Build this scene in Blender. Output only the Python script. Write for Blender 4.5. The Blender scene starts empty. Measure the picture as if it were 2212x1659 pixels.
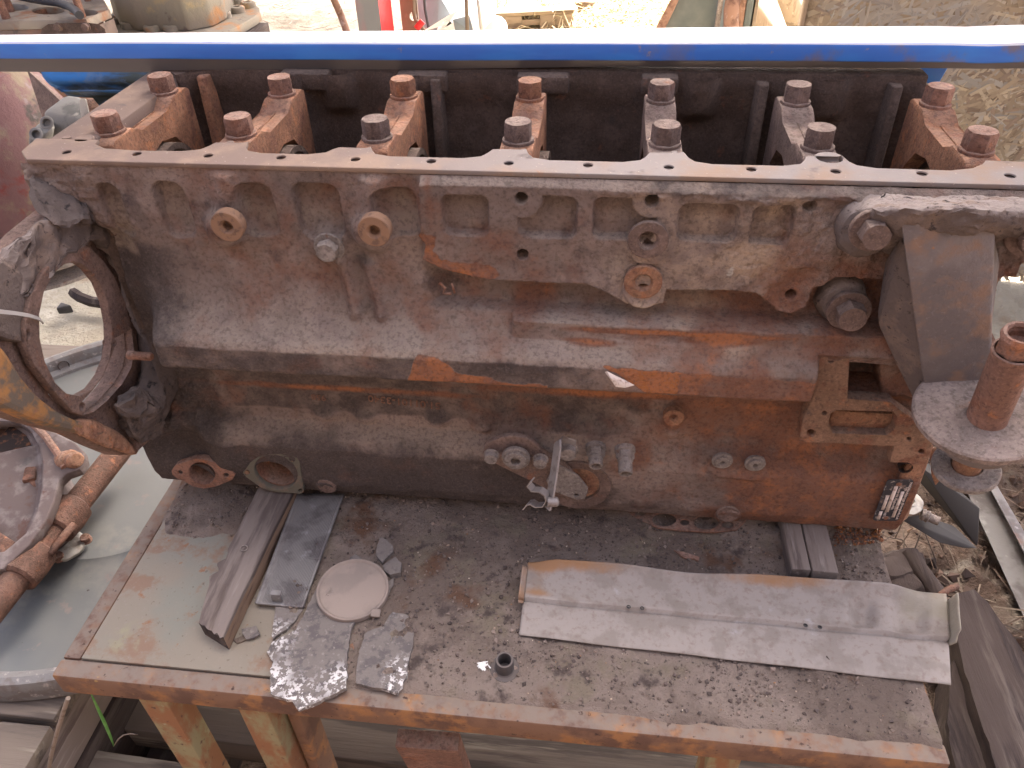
import bpy, bmesh, math, random
import numpy as np
from mathutils import Vector, Matrix

random.seed(7); np.random.seed(7)
S = bpy.context.scene
COL = S.collection
R_ = math.radians
# Frame: X along the engine, Y away from the viewer, Z up.  Engine-frame heights are measured from
# the bearing-cap bolt heads; G lifts them so that the yard ground is z = 0.
G = 1.10

# ------------------------------------------------------------------ camera
F_PX = 1661.0
CAM = np.array([0.0913, -0.7982, 0.2975 + G])
_y, _p, _r = R_(7.539), R_(39.188), R_(-1.666)
_f = np.array([-math.sin(_y)*math.cos(_p), math.cos(_y)*math.cos(_p), -math.sin(_p)])
_rt = np.array([math.cos(_y), math.sin(_y), 0.0]); _up = np.cross(_rt, _f)
AX_R = math.cos(_r)*_rt + math.sin(_r)*_up
AX_U = -math.sin(_r)*_rt + math.cos(_r)*_up
cam = bpy.data.cameras.new('camera'); camo = bpy.data.objects.new('camera', cam); COL.objects.link(camo)
m = Matrix.Identity(4)
for i in range(3):
    m[i][0], m[i][1], m[i][2], m[i][3] = AX_R[i], AX_U[i], -_f[i], CAM[i]
camo.matrix_world = m
cam.sensor_width = 36.0; cam.lens = 36.0*F_PX/2212.0
cam.clip_start = 0.02; cam.clip_end = 500
S.camera = camo

# ------------------------------------------------------------------ light
SUN_EL, SUN_AZ = 52.0, 10.0           # sun stands behind the engine, a little to the right
W = bpy.data.worlds.new('World'); S.world = W; W.use_nodes = True
nt = W.node_tree; nt.nodes.clear()
sky = nt.nodes.new('ShaderNodeTexSky'); sky.sky_type = 'NISHITA'; sky.sun_disc = False
sky.sun_elevation = R_(SUN_EL); sky.sun_rotation = R_(SUN_AZ); sky.air_density = 0.25; sky.dust_density = 6.0; sky.ozone_density = 0.0
bg = nt.nodes.new('ShaderNodeBackground'); bg.inputs[1].default_value = 0.15
wo = nt.nodes.new('ShaderNodeOutputWorld')
nt.links.new(sky.outputs[0], bg.inputs[0]); nt.links.new(bg.outputs[0], wo.inputs[0])
sun = bpy.data.lights.new('sun', 'SUN'); sun.energy = 2.6; sun.angle = R_(0.53); sun.color = (1.0, 0.95, 0.86)
suno = bpy.data.objects.new('sun', sun); COL.objects.link(suno)
sd = Vector((math.sin(R_(SUN_AZ))*math.cos(R_(SUN_EL)), math.cos(R_(SUN_AZ))*math.cos(R_(SUN_EL)), math.sin(R_(SUN_EL))))
suno.rotation_euler = sd.to_track_quat('Z', 'Y').to_euler()
suno.location = sd*20
S.view_settings.view_transform = 'Standard'; S.view_settings.look = 'None'
S.view_settings.exposure = 3.22; S.view_settings.gamma = 1.0; S.view_settings.use_curve_mapping = False
S.cycles.use_denoising = True
S.cycles.max_bounces = 8; S.cycles.diffuse_bounces = 5

# ------------------------------------------------------------------ helpers
def at(px, py, **k):
    """world point where the ray of measured photo point (2212 x 1659 grid) meets a plane x= / y= / z="""
    d = _f + AX_R*(px-1106.0)/F_PX - AX_U*(py-829.5)/F_PX
    ax, v = next(iter(k.items())); a = 'xyz'.index(ax)
    if ax == 'z': v += G
    t = (v - CAM[a])/d[a]
    return Vector(CAM + t*d)

def fract(a): return a - np.floor(a)
def vn(x, y, seed=0.0):
    xi, yi = np.floor(x), np.floor(y); fx, fy = x-xi, y-yi
    fx = fx*fx*(3-2*fx); fy = fy*fy*(3-2*fy)
    h = lambda a, b: fract(np.sin(a*127.1 + b*311.7 + seed*74.7)*43758.5453)
    return (h(xi, yi)*(1-fx)+h(xi+1, yi)*fx)*(1-fy) + (h(xi, yi+1)*(1-fx)+h(xi+1, yi+1)*fx)*fy
def fbm(x, y, seed=0.0, o=4):
    s = 0; a = 0.5; t = 0
    for i in range(o):
        s = s + a*vn(x, y, seed+i*13.1); t += a; a *= 0.5; x = x*2.03+3.1; y = y*2.03+1.7
    return s/t
def ss(a, b, x):
    t = np.clip((x-a)/(b-a), 0, 1); return t*t*(3-2*t)

# ---- materials -----------------------------------------------------------
def mat(name, base, layers=(), rough=0.85, metal=0.0, bump=(), spec=0.25, rough2=None):
    """procedural surface. layers: (colour, mask, mask...) laid one over the other; masks multiply."""
    M = bpy.data.materials.new(name); M.use_nodes = True
    n = M.node_tree.nodes; L = M.node_tree.links
    P = n['Principled BSDF']
    geo = n.new('ShaderNodeNewGeometry')
    def noise(scale, detail=4, off=0.0, stretch=(1, 1, 1), rgh=0.6, dist=0.0):
        mp = n.new('ShaderNodeMapping'); mp.inputs['Scale'].default_value = stretch
        mp.inputs['Location'].default_value = (off, off*0.7, off*1.3)
        L.new(geo.outputs['Position'], mp.inputs[0])
        t = n.new('ShaderNodeTexNoise'); t.inputs['Scale'].default_value = scale
        t.inputs['Detail'].default_value = detail; t.inputs['Roughness'].default_value = rgh
        t.inputs['Distortion'].default_value = dist
        L.new(mp.outputs[0], t.inputs['Vector']); return t.outputs['Fac']
    def rng(v, lo, hi):
        r = n.new('ShaderNodeMapRange'); r.interpolation_type = 'SMOOTHSTEP'
        r.inputs['From Min'].default_value = lo; r.inputs['From Max'].default_value = hi
        L.new(v, r.inputs['Value']); return r.outputs['Result']
    def math_(op, a, b):
        q = n.new('ShaderNodeMath'); q.operation = op
        for i, v in enumerate((a, b)):
            if isinstance(v, (int, float)): q.inputs[i].default_value = v
            else: L.new(v, q.inputs[i])
        return q.outputs[0]
    def mask(k):
        if k[0] == 'n':
            return rng(noise(k[1], k[4] if len(k) > 4 else 5, k[5] if len(k) > 5 else 0.0, k[6] if len(k) > 6 else (1, 1, 1)), k[2], k[3])
        if k[0] == 'v':
            t = n.new('ShaderNodeTexVoronoi'); t.inputs['Scale'].default_value = k[1]
            t.feature = k[4] if len(k) > 4 else 'F1'
            L.new(geo.outputs['Position'], t.inputs['Vector']); return rng(t.outputs['Distance'], k[2], k[3])
        if k[0] == 'a':
            t = n.new('ShaderNodeAttribute'); t.attribute_name = k[1]
            v = t.outputs['Fac']
            if k[2]:
                v = math_('ADD', v, math_('MULTIPLY', math_('SUBTRACT', noise(k[3], 6, 5.3), 0.5), k[2]))
            return rng(v, k[4], k[5])
        if k[0] == 'up':
            s = n.new('ShaderNodeSeparateXYZ'); L.new(geo.outputs['Normal'], s.inputs[0]); return rng(s.outputs['Z'], k[1], k[2])
        if k[0] == 'k':
            v = n.new('ShaderNodeValue'); v.outputs[0].default_value = k[1]; return v.outputs[0]
        if k[0] == 'x':
            s = n.new('ShaderNodeSeparateXYZ'); L.new(geo.outputs['Position'], s.inputs[0]); return rng(s.outputs['XYZ'.index(k[1])], k[2], k[3])
    cal = lambda q: (q[0], q[1], q[2], 1)
    c = n.new('ShaderNodeRGB'); c.outputs[0].default_value = cal(base); cur = c.outputs[0]
    for lay in layers:
        f = None
        for k in lay[1:]:
            q = mask(k); f = q if f is None else math_('MULTIPLY', f, q)
        mx = n.new('ShaderNodeMix'); mx.data_type = 'RGBA'
        L.new(f, mx.inputs[0]); L.new(cur, mx.inputs[6])
        if isinstance(lay[0], str):
            t = n.new('ShaderNodeAttribute'); t.attribute_name = lay[0]; L.new(t.outputs['Color'], mx.inputs[7])
        else: mx.inputs[7].default_value = cal(lay[0])
        cur = mx.outputs[2]
    L.new(cur, P.inputs['Base Color'])
    P.inputs['Metallic'].default_value = metal; P.inputs['Specular IOR Level'].default_value = spec
    if rough2 is None: P.inputs['Roughness'].default_value = rough
    else:
        r = n.new('ShaderNodeMapRange'); L.new(noise(rough2[1], 4, 9.1), r.inputs['Value'])
        r.inputs['From Min'].default_value = 0.35; r.inputs['From Max'].default_value = 0.65
        r.inputs['To Min'].default_value = rough; r.inputs['To Max'].default_value = rough2[0]
        L.new(r.outputs[0], P.inputs['Roughness'])
    prev = None
    for b in bump:      # (scale, strength, distance[, stretch])
        bn = n.new('ShaderNodeBump'); bn.inputs['Strength'].default_value = b[1]; bn.inputs['Distance'].default_value = b[2]
        if b[0] == 'crack':
            t = n.new('ShaderNodeTexVoronoi'); t.feature = 'DISTANCE_TO_EDGE'; t.inputs['Scale'].default_value = b[3]
            mp = n.new('ShaderNodeMix'); mp.data_type = 'VECTOR'; mp.inputs[0].default_value = 0.012
            nz = n.new('ShaderNodeTexNoise'); nz.inputs['Scale'].default_value = 60; L.new(geo.outputs['Position'], nz.inputs['Vector'])
            L.new(geo.outputs['Position'], mp.inputs[4]); L.new(nz.outputs['Color'], mp.inputs[5])
            L.new(mp.outputs[1], t.inputs['Vector']); L.new(rng(t.outputs['Distance'], 0.0, 0.06), bn.inputs['Height'])
        else:
            L.new(noise(b[0], 6, 2.2, b[3] if len(b) > 3 else (1, 1, 1), 0.7), bn.inputs['Height'])
        if prev is not None: L.new(prev, bn.inputs['Normal'])
        prev = bn.outputs[0]
    if prev is not None: L.new(prev, P.inputs['Normal'])
    return M

# ---- objects -------------------------------------------------------------
WM = {}
def link(name, me, mt, parent=None, mw=None, smooth=True, label=None):
    o = bpy.data.objects.new(name, me); COL.objects.link(o)
    if mt is not None:
        me.materials.clear(); me.materials.append(mt)
    if smooth is not None and len(me.polygons):
        me.polygons.foreach_set('use_smooth', [bool(smooth)]*len(me.polygons))
    mw = mw or Matrix.Identity(4); WM[o] = mw
    if parent is not None:
        o.parent = parent; o.matrix_basis = WM[parent].inverted() @ mw
    else: o.matrix_basis = mw
    if label: o['label'] = label
    return o
def tag(o, label, cat, group=None):
    o['label'] = label; o['category'] = cat
    if group: o['group'] = group
    return o
def thing(name, loc, label, cat, group=None):
    o = bpy.data.objects.new(name, None); COL.objects.link(o); o.empty_display_size = 0.05
    o.location = loc; WM[o] = Matrix.Translation(loc)
    return tag(o, label, cat, group)
def origin(o):
    """move a one-mesh thing's origin to its base centre"""
    me = o.data; n = len(me.vertices); co = np.empty(n*3); me.vertices.foreach_get('co', co); co = co.reshape(-1, 3)
    c = (co.min(0)+co.max(0))/2; c[2] = co[:, 2].min()
    me.vertices.foreach_set('co', (co-c).ravel()); o.matrix_basis = o.matrix_basis @ Matrix.Translation(Vector(c)); WM[o] = o.matrix_basis.copy()
    return o
def mesh(verts, faces):
    me = bpy.data.meshes.new('m'); me.from_pydata([tuple(v) for v in verts], [], faces); me.update(); return me
def bm_mesh(bm):
    bmesh.ops.recalc_face_normals(bm, faces=bm.faces)
    me = bpy.data.meshes.new('m'); bm.to_mesh(me); bm.free(); return me
def autosmooth(me, ang=35):
    """sharp edges by angle so that bevelled solids shade cleanly"""
    bm = bmesh.new(); bm.from_mesh(me)
    for e in bm.edges:
        if len(e.link_faces) == 2 and e.calc_face_angle(0) > R_(ang): e.smooth = False
    bm.to_mesh(me); bm.free(); return me
def box_me(sx, sy, sz, bev=0.0, seg=2, base=False):
    bm = bmesh.new(); bmesh.ops.create_cube(bm, size=1.0)
    for v in bm.verts: v.co = Vector((v.co.x*sx, v.co.y*sy, (v.co.z+(0.5 if base else 0))*sz))
    if bev: bmesh.ops.bevel(bm, geom=list(bm.edges), offset=bev, segments=seg, affect='EDGES', profile=0.5)
    return autosmooth(bm_mesh(bm), 40)
def frame(loc, z=(0, 0, 1), x=None):
    z = Vector(z).normalized()
    x = Vector(x) if x is not None else (Vector((1, 0, 0)) if abs(z.x) < 0.9 else Vector((0, 1, 0)))
    x = (x - z*x.dot(z)).normalized(); y = z.cross(x)
    mm = Matrix.Identity(4)
    for i in range(3): mm[i][0], mm[i][1], mm[i][2], mm[i][3] = x[i], y[i], z[i], loc[i]
    return mm
def lathe_me(prof, seg=32, hexes=(), cap0=True, cap1=True):
    """prof: (radius, height) rings; rings listed in hexes get a hexagonal outline"""
    v = []; f = []
    for i, (r, h) in enumerate(prof):
        for k in range(seg):
            a = 2*math.pi*k/seg; rr = r
            if i in hexes: rr = r*math.cos(math.pi/6)/math.cos((a % (math.pi/3))-math.pi/6)
            v.append((rr*math.cos(a), rr*math.sin(a), h))
    for i in range(len(prof)-1):
        for k in range(seg):
            a, b = i*seg+k, i*seg+(k+1) % seg; f.append((a, b, b+seg, a+seg))
    if cap0: f.append(tuple(reversed(range(seg))))
    if cap1: f.append(tuple(range((len(prof)-1)*seg, len(prof)*seg)))
    return autosmooth(mesh(v, f), 30)
def tube_me(pts, r, seg=10, cap=True):
    pts = [Vector(p) for p in pts]; v = []; f = []
    rs = r if isinstance(r, (list, tuple)) else [r]*len(pts)
    up = Vector((0.3, 0.2, 1)).normalized(); px = None
    for i, p in enumerate(pts):
        t = (pts[min(i+1, len(pts)-1)]-pts[max(i-1, 0)]).normalized()
        if px is None:
            px = t.cross(up)
            if px.length < 1e-3: px = t.cross(Vector((1, 0, 0)))
        px = (px - t*px.dot(t)).normalized(); py = t.cross(px)
        for k in range(seg):
            a = 2*math.pi*k/seg; v.append(p + px*math.cos(a)*rs[i] + py*math.sin(a)*rs[i])
    for i in range(len(pts)-1):
        for k in range(seg):
            a, b = i*seg+k, i*seg+(k+1) % seg; f.append((a, b, b+seg, a+seg))
    if cap:
        f.append(tuple(reversed(range(seg)))); f.append(tuple(range((len(pts)-1)*seg, len(pts)*seg)))
    return autosmooth(mesh(v, f), 40)
def plate_me(outer, holes=(), th=0.01, bev=0.001):
    """flat plate from 2-D outlines (holes cut through), thickness th, centred on z = 0"""
    cu = bpy.data.curves.new('c', 'CURVE'); cu.dimensions = '2D'; cu.fill_mode = 'BOTH'
    cu.extrude = max(th/2-bev, 1e-4); cu.bevel_depth = bev; cu.bevel_resolution = 1; cu.offset = -bev
    for pl in [outer]+list(holes):
        sp = cu.splines.new('POLY'); sp.points.add(len(pl)-1); sp.use_cyclic_u = True
        for q, p in zip(sp.points, pl): q.co = (p[0], p[1], 0, 1)
    o = bpy.data.objects.new('c', cu); COL.objects.link(o)
    dg = bpy.context.evaluated_depsgraph_get(); dg.update()
    me = bpy.data.meshes.new_from_object(o.evaluated_get(dg))
    bpy.data.objects.remove(o); bpy.data.curves.remove(cu)
    return autosmooth(me, 40)
def circ(cx, cy, r, n=20, ry=None):
    return [(cx+r*math.cos(2*math.pi*k/n), cy+(ry or r)*math.sin(2*math.pi*k/n)) for k in range(n)]
def rrect(x0, x1, y0, y1, r, n=5):
    p = []
    for cx, cy, a in ((x1-r, y1-r, 0), (x0+r, y1-r, 90), (x0+r, y0+r, 180), (x1-r, y0+r, 270)):
        for k in range(n+1):
            t = R_(a+90*k/n); p.append((cx+r*math.cos(t), cy+r*math.sin(t)))
    return p
def text_me(txt, size, ext):
    cu = bpy.data.curves.new('t', 'FONT'); cu.body = txt; cu.size = size; cu.extrude = ext
    cu.align_x = 'CENTER'; cu.align_y = 'CENTER'; cu.resolution_u = 3
    o = bpy.data.objects.new('t', cu); COL.objects.link(o)
    dg = bpy.context.evaluated_depsgraph_get(); dg.update()
    me = bpy.data.meshes.new_from_object(o.evaluated_get(dg)); bpy.data.objects.remove(o); return me
def hull_me(pts, bev=0.0, seg=2):
    bm = bmesh.new()
    for p in pts: bm.verts.new(p)
    bmesh.ops.convex_hull(bm, input=list(bm.verts))
    loose = [v for v in bm.verts if not v.link_faces]
    if loose: bmesh.ops.delete(bm, geom=loose, context='VERTS')
    bmesh.ops.dissolve_limit(bm, angle_limit=R_(3), verts=list(bm.verts), edges=list(bm.edges))
    if bev: bmesh.ops.bevel(bm, geom=list(bm.edges), offset=bev, segments=seg, affect='EDGES', profile=0.5)
    return autosmooth(bm_mesh(bm), 45)
def grid_me(V):
    """V: array (a, b, 3) -> quad sheet"""
    a, b = V.shape[:2]
    i = np.arange(a*b).reshape(a, b)
    q = np.stack([i[:-1, :-1], i[1:, :-1], i[1:, 1:], i[:-1, 1:]], -1).reshape(-1, 4)
    me = bpy.data.meshes.new('g'); me.vertices.add(a*b); me.vertices.foreach_set('co', V.reshape(-1).astype(np.float32))
    me.loops.add(q.size); me.loops.foreach_set('vertex_index', q.ravel().astype(np.int32))
    me.polygons.add(len(q)); me.polygons.foreach_set('loop_start', np.arange(0, q.size, 4, dtype=np.int32))
    me.update(calc_edges=True); return me
def attr(me, name, vals):
    a = me.attributes.new(name, 'FLOAT', 'POINT'); a.data.foreach_set('value', np.asarray(vals, np.float32).ravel())
def soup(V, Fq, cols=None, name='col'):
    """many small pieces joined: V (n,k,3) quads/polys sharing topology Fq"""
    n, k = V.shape[:2]
    f = np.concatenate([np.array(Fq)+i*k for i in range(n)])
    me = bpy.data.meshes.new('s'); me.from_pydata(V.reshape(-1, 3).tolist(), [], f.tolist()); me.update()
    if cols is not None:
        a = me.attributes.new(name, 'FLOAT_COLOR', 'POINT')
        c = np.concatenate([cols, np.ones((n, 1))], 1); a.data.foreach_set('color', np.repeat(c, k, 0).astype(np.float32).ravel())
    return me
def bolt_me(r, h, wr=None, wh=0.003, dome=0.0015, seg=36):
    wr = wr or r*1.15
    prof = [(wr, 0), (wr, wh*0.8), (wr-0.0006, wh), (r*0.99, wh), (r, wh+0.0004), (r, wh+h-dome*1.6), (r*0.88, wh+h), (r*0.5, wh+h+0.0002)]
    return lathe_me(prof, seg, hexes=(3, 4, 5))
def jitter(me, amp, freq, seed=0):
    n = len(me.vertices); co = np.empty(n*3); me.vertices.foreach_get('co', co); co = co.reshape(-1, 3)
    for a in range(3):
        b, c = co[:, (a+1) % 3]*freq, (co[:, (a+2) % 3]+co[:, a]*0.7)*freq
        co[:, a] += 0
    d = np.stack([fbm((co[:, 0]+co[:, 2]*0.6)*freq, (co[:, 1]-co[:, 2]*0.8)*freq, seed+j*5.5, 3)-0.5 for j in range(3)], 1)
    me.vertices.foreach_set('co', (co+d*2*amp).ravel()); me.update(); return me

# ------------------------------------------------------------------ materials of the place
RUST = (0.44, 0.180, 0.085); RUSTD = (0.235, 0.112, 0.074); DUST = (0.37, 0.30, 0.245); GREASE = (0.072, 0.061, 0.059)
M_skin = mat('cast_iron_side', (0.235, 0.180, 0.158), [
    ((0.345, 0.268, 0.234), ('n', 8, 0.42, 0.62)),
    ((0.140, 0.108, 0.100), ('n', 21, 0.52, 0.68, 6, 3.0)),
    (DUST, ('up', 0.05, 0.80), ('n', 35, 0.22, 0.58, 5, 6.0), ('k', .72)),
    (DUST, ('a', 'dust', 0.9, 50, 0.30, 0.80), ('k', 0.8)),
    ((0.52, 0.395, 0.295), ('a', 'tan', 1.2, 38, 0.22, 0.85), ('k', 0.9)),
    (GREASE, ('a', 'dark', 1.0, 30, 0.30, 0.80), ('k', 0.85)),
    (RUSTD, ('a', 'rust', 1.2, 22, 0.08, 0.55), ('k', .9)),
    (RUST, ('a', 'rust', 1.6, 42, 0.42, 0.95), ('k', .9)),
    ((0.42, 0.165, 0.062), ('a', 'rust', 2.0, 85, 0.90, 1.35), ('k', .85)),
    ((0.62, 0.58, 0.52), ('a', 'white', 1.4, 120, 0.55, 0.9), ('k', .8)),
    ((0.055, 0.042, 0.038), ('n', 210, 0.46, 0.68, 5, 7.0), ('k', 0.42)),
    ((0.25, 0.19, 0.165), ('n', 400, 0.48, 0.70, 4, 1.0), ('k', 0.32)),
], rough=0.92, bump=((420, 0.9, 0.0030), (130, 0.8, 0.006), (36, 0.3, 0.006)), spec=0.12)
def iron(name, base=(0.12, 0.082, 0.07), rust=0.3, dust=0.6, off=0.0, dark=0.25, sc=1.0, **k):
    """rusty, dusty, oily iron"""
    return mat(name, base, [
        (tuple(c*1.45 for c in base), ('n', 26*sc, 0.45, 0.65, 5, off)),
        (GREASE, ('n', 17*sc, 0.68-0.3*dark, 0.82-0.25*dark, 5, off+4)),
        (RUSTD, ('n', 34*sc, 0.70-0.4*rust, 0.84-0.4*rust, 6, off+8)),
        (RUST, ('n', 55*sc, 0.78-0.42*rust, 0.92-0.42*rust, 6, off+2), ('k', 0.85)),
        (DUST, ('up', 0.2, 0.95), ('n', 60, 0.30, 0.62, 5, off+3), ('k', dust*.85)),
        ((0.05, 0.038, 0.034), ('n', 210, 0.46, 0.68, 5, 7.0), ('k', 0.45)),
        (tuple(min(c*2.1, .45) for c in base), ('n', 400, 0.50, 0.70, 4, 1.0), ('k', 0.35)),
    ], rough=k.pop('rough', 0.9), bump=k.pop('bump', ((400, 0.9, 0.0025), (110, 0.7, 0.004))), spec=0.18, **k)
M_iron = iron('rusty_iron', (0.15, 0.103, 0.088))
M_cap = iron('bearing_cap_rust', (0.27, 0.132, 0.078), rust=0.55, dust=0.30, off=11, dark=.1)
M_capdark = iron('bearing_cap_dark', (0.165, 0.115, 0.097), rust=0.22, dust=0.5, off=19, dark=.2)
M_int = iron('crankcase_inside', (0.105, 0.076, 0.062), rust=0.20, dust=0.15, off=5, dark=0.15)
M_flange = mat('sump_flange_face', (0.15, 0.107, 0.088), [
    ((0.205, 0.178, 0.165), ('x', 'X', -0.25, 0.1)),
    ((0.22, 0.155, 0.115), ('n', 12, 0.45, 0.65)), ((0.10, 0.08, 0.075), ('n', 30, 0.6, 0.75, 5, 3)),
    ((0.27, 0.14, 0.075), ('n', 44, 0.68, 0.8, 5, 9)), ((0.36, 0.30, 0.25), ('n', 300, 0.66, 0.76, 3))],
    rough=0.85, bump=((300, 0.25, 0.001),))
M_fork = iron('dark_brown_rust', (0.120, 0.066, 0.048), rust=0.42, dust=0.15, off=61, dark=0.2)
M_ring = iron('dark_flange_rust', (0.18, 0.12, 0.098), rust=0.36, dust=0.12, off=71, dark=0.25)
M_orange = iron('orange_rust', (0.28, 0.15, 0.095), rust=0.48, dust=0.35, off=23, dark=0.15)
M_brown = iron('brown_rust', (0.225, 0.125, 0.092), rust=0.45, dust=0.45, off=31, dark=0.15)
M_yrust = mat('yellow_rust_scale', (0.125, 0.10, 0.078), [((0.31, 0.155, 0.06), ('n', 40, 0.44, 0.60, 6, 0, (1, 1, 1))), (RUSTD, ('n', 60, 0.6, 0.7, 5, 4))], rough=0.9, bump=((200, 0.5, 0.002),))
M_tanboss = mat('tan_boss', (0.235, 0.14, 0.09), [((0.14, 0.088, 0.065), ('n', 120, 0.5, 0.65))], rough=0.85, bump=((500, 0.3, 0.0006),))
M_hole = mat('dark_bore', (0.03, 0.022, 0.02), [((0.16, 0.07, 0.035), ('n', 90, 0.5, 0.7))], rough=0.9)
M_steel = iron('dull_steel', (0.225, 0.195, 0.178), rust=0.22, dust=0.5, off=41, dark=0.2, sc=1.5)
M_brkt = mat('bracket_casting', (0.15, 0.125, 0.118), [
    ((0.20, 0.17, 0.16), ('n', 14, 0.42, 0.62)), ((0.24, 0.155, 0.11), ('n', 22, 0.52, 0.68, 5, 3)), ((0.09, 0.085, 0.09), ('n', 11, 0.55, 0.72, 5, 7)),
    ((0.36, 0.16, 0.07), ('n', 34, 0.70, 0.76, 4, 2)), ((0.33, 0.29, 0.27), ('n', 200, 0.58, 0.74, 3, 5), ('k', 0.25))], rough=0.8, bump=((300, 0.7, 0.002), (70, 0.6, 0.005)))
M_crust = mat('dried_grease_crust', (0.125, 0.098, 0.088), [((0.25, 0.21, 0.19), ('up', 0.0, 0.8), ('k', 0.8)), ((0.19, 0.14, 0.115), ('n', 30, 0.5, 0.65)), ((0.05, 0.04, 0.038), ('n', 120, 0.58, 0.7))],
              rough=0.95, bump=((150, 0.8, 0.004), ('crack', 0.30, 0.0012, 60)))
M_gasket = mat('green_gasket', (0.125, 0.115, 0.09), [((0.17, 0.13, 0.10), ('n', 60, 0.5, 0.65))], rough=0.8)
M_plate_blk = mat('name_plate_black', (0.035, 0.034, 0.04), [((0.30, 0.27, 0.25), ('n', 150, 0.55, 0.66)), ((0.30, 0.22, 0.18), ('n', 40, 0.62, 0.74, 5, 3))], rough=0.6)
M_plate_lt = mat('name_plate_field', (0.58, 0.50, 0.45), [((0.30, 0.22, 0.19), ('n', 140, 0.5, 0.65))], rough=0.55)
M_zinc = mat('zinc_strip', (0.26, 0.235, 0.225), [((0.16, 0.13, 0.12), ('n', 60, 0.5, 0.66)), ((0.28, 0.16, 0.10), ('n', 80, 0.66, 0.76, 5, 3))], rough=0.5, metal=0.35, spec=0.4)
M_blue = mat('blue_paint', (0.038, 0.165, 0.56), [
    ((0.04, 0.21, 0.62), ('n', 5, 0.45, 0.6, 3, 0, (1, 1, 4))),
    ((0.16, 0.15, 0.20), ('n', 14, 0.52, 0.66, 6, 3), ('x', 'X', -0.1, 0.45)), ((0.30, 0.24, 0.22), ('n', 45, 0.66, 0.74, 6, 1)),
    ((0.55, 0.50, 0.46), ('n', 60, 0.74, 0.78, 3, 8)), ((0.15, 0.14, 0.14), ('a', 'low', 0.25, 80, 0.45, 0.6))], rough=0.38, bump=((60, 0.15, 0.001),), spec=0.5)
M_white = mat('whitish_top', (0.72, 0.72, 0.74), [((0.58, 0.58, 0.62), ('n', 130, 0.6, 0.72, 3, 1, (0.4, 1, 1))), ((0.48, 0.46, 0.44), ('n', 11, 0.66, 0.76, 6, 4, (0.3, 1, 1)))], rough=0.35, spec=0.5, bump=((260, 0.1, 0.0006),))  # top face of the blue panel, coloured whitish
M_bluefar = mat('blue_sheet_dirty', (0.03, 0.16, 0.42), [((0.045, 0.055, 0.05), ('n', 9, 0.45, 0.6, 5, 2, (0.5, 1, 2))), ((0.10, 0.16, 0.26), ('n', 24, 0.55, 0.7, 5, 5))], rough=0.5)
M_table = mat('table_top_paint', (0.231, 0.202, 0.160), [
    ((0.206, 0.202, 0.168), ('n', 6, 0.50, 0.66, 4, 2)), ((0.218, 0.147, 0.105), ('n', 22, 0.52, 0.64, 6, 5)), ((0.235, 0.126, 0.076), ('n', 55, 0.64, 0.74, 5, 1)),
    ((0.252, 0.235, 0.160), ('n', 16, 0.64, 0.74, 5, 9)), ((0.252, 0.218, 0.185), ('n', 210, 0.6, 0.72, 3, 3), ('k', 0.6)), ((0.101, 0.080, 0.067), ('n', 150, 0.62, 0.72, 4, 12), ('k', 0.7))], rough=0.9, bump=((300, 0.35, 0.0008), (90, 0.25, 0.001)))
M_tframe = mat('table_frame_rust', (0.20, 0.115, 0.075), [
    ((0.13, 0.075, 0.055), ('n', 18, 0.45, 0.6, 5, 1)), ((0.31, 0.155, 0.07), ('n', 28, 0.5, 0.66, 6, 4)), ((0.36, 0.24, 0.10), ('n', 60, 0.66, 0.74, 4, 6)),
    ((0.20, 0.165, 0.138), ('up', 0.5, 0.95), ('n', 70, .25, .6, 5, 2), ('k', 0.85)), ((0.065, 0.04, 0.032), ('n', 110, 0.62, 0.72, 5, 8))], rough=0.9, bump=((260, 0.4, 0.001), (60, 0.3, 0.0015)))
M_tleg = mat('table_leg_paint', (0.26, 0.225, 0.125), [((0.25, 0.12, 0.06), ('n', 32, 0.38, 0.58, 6, 1, (1, 1, 0.5))), ((0.31, 0.30, 0.19), ('n', 60, 0.6, 0.74, 5, 5)), ((0.12, 0.07, 0.05), ('n', 90, 0.62, 0.7, 4, 2))], rough=0.85, bump=((200, 0.3, 0.001),))
M_dirt = mat('oily_dirt', (0.175, 0.135, 0.112), [
    ((0.27, 0.215, 0.18), ('n', 7, 0.44, 0.62)), ((0.22, 0.18, 0.135), ('n', 15, 0.52, 0.68, 5, 4)), ((0.095, 0.073, 0.065), ('n', 28, 0.56, 0.70, 6, 8)),
    ((0.15, 0.085, 0.055), ('n', 9, 0.58, 0.7, 5, 15)), ((0.33, 0.25, 0.19), ('n', 420, 0.70, 0.76, 2, 1)), ((0.035, 0.03, 0.03), ('n', 210, 0.6, 0.7, 3, 5), ('k', 0.7))], rough=0.95, bump=((150, 1.0, 0.005), (420, 0.9, 0.0020)))
M_scale = mat('concrete_flake', (0.184, 0.161, 0.147), [((0.124, 0.110, 0.106), ('n', 70, 0.48, 0.62)), ((0.248, 0.221, 0.198), ('n', 180, 0.58, 0.7, 3, 2)), ((0.644, 0.626, 0.607), ('n', 170, 0.50, 0.56, 5, 6), ('a', 'white', 0.3, 40, 0.3, 0.9))],
              rough=0.95, bump=((220, 0.9, 0.002),))
M_wood = mat('weathered_wood', (0.20, 0.165, 0.145), [((0.115, 0.09, 0.08), ('n', 40, 0.48, 0.62, 6, 1, (1, 0.12, 1))), ((0.27, 0.235, 0.21), ('n', 70, 0.56, 0.68, 5, 5, (1, 0.1, 1)))], rough=0.9, bump=((90, 0.8, 0.002, (1, 0.08, 1)),))
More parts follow.
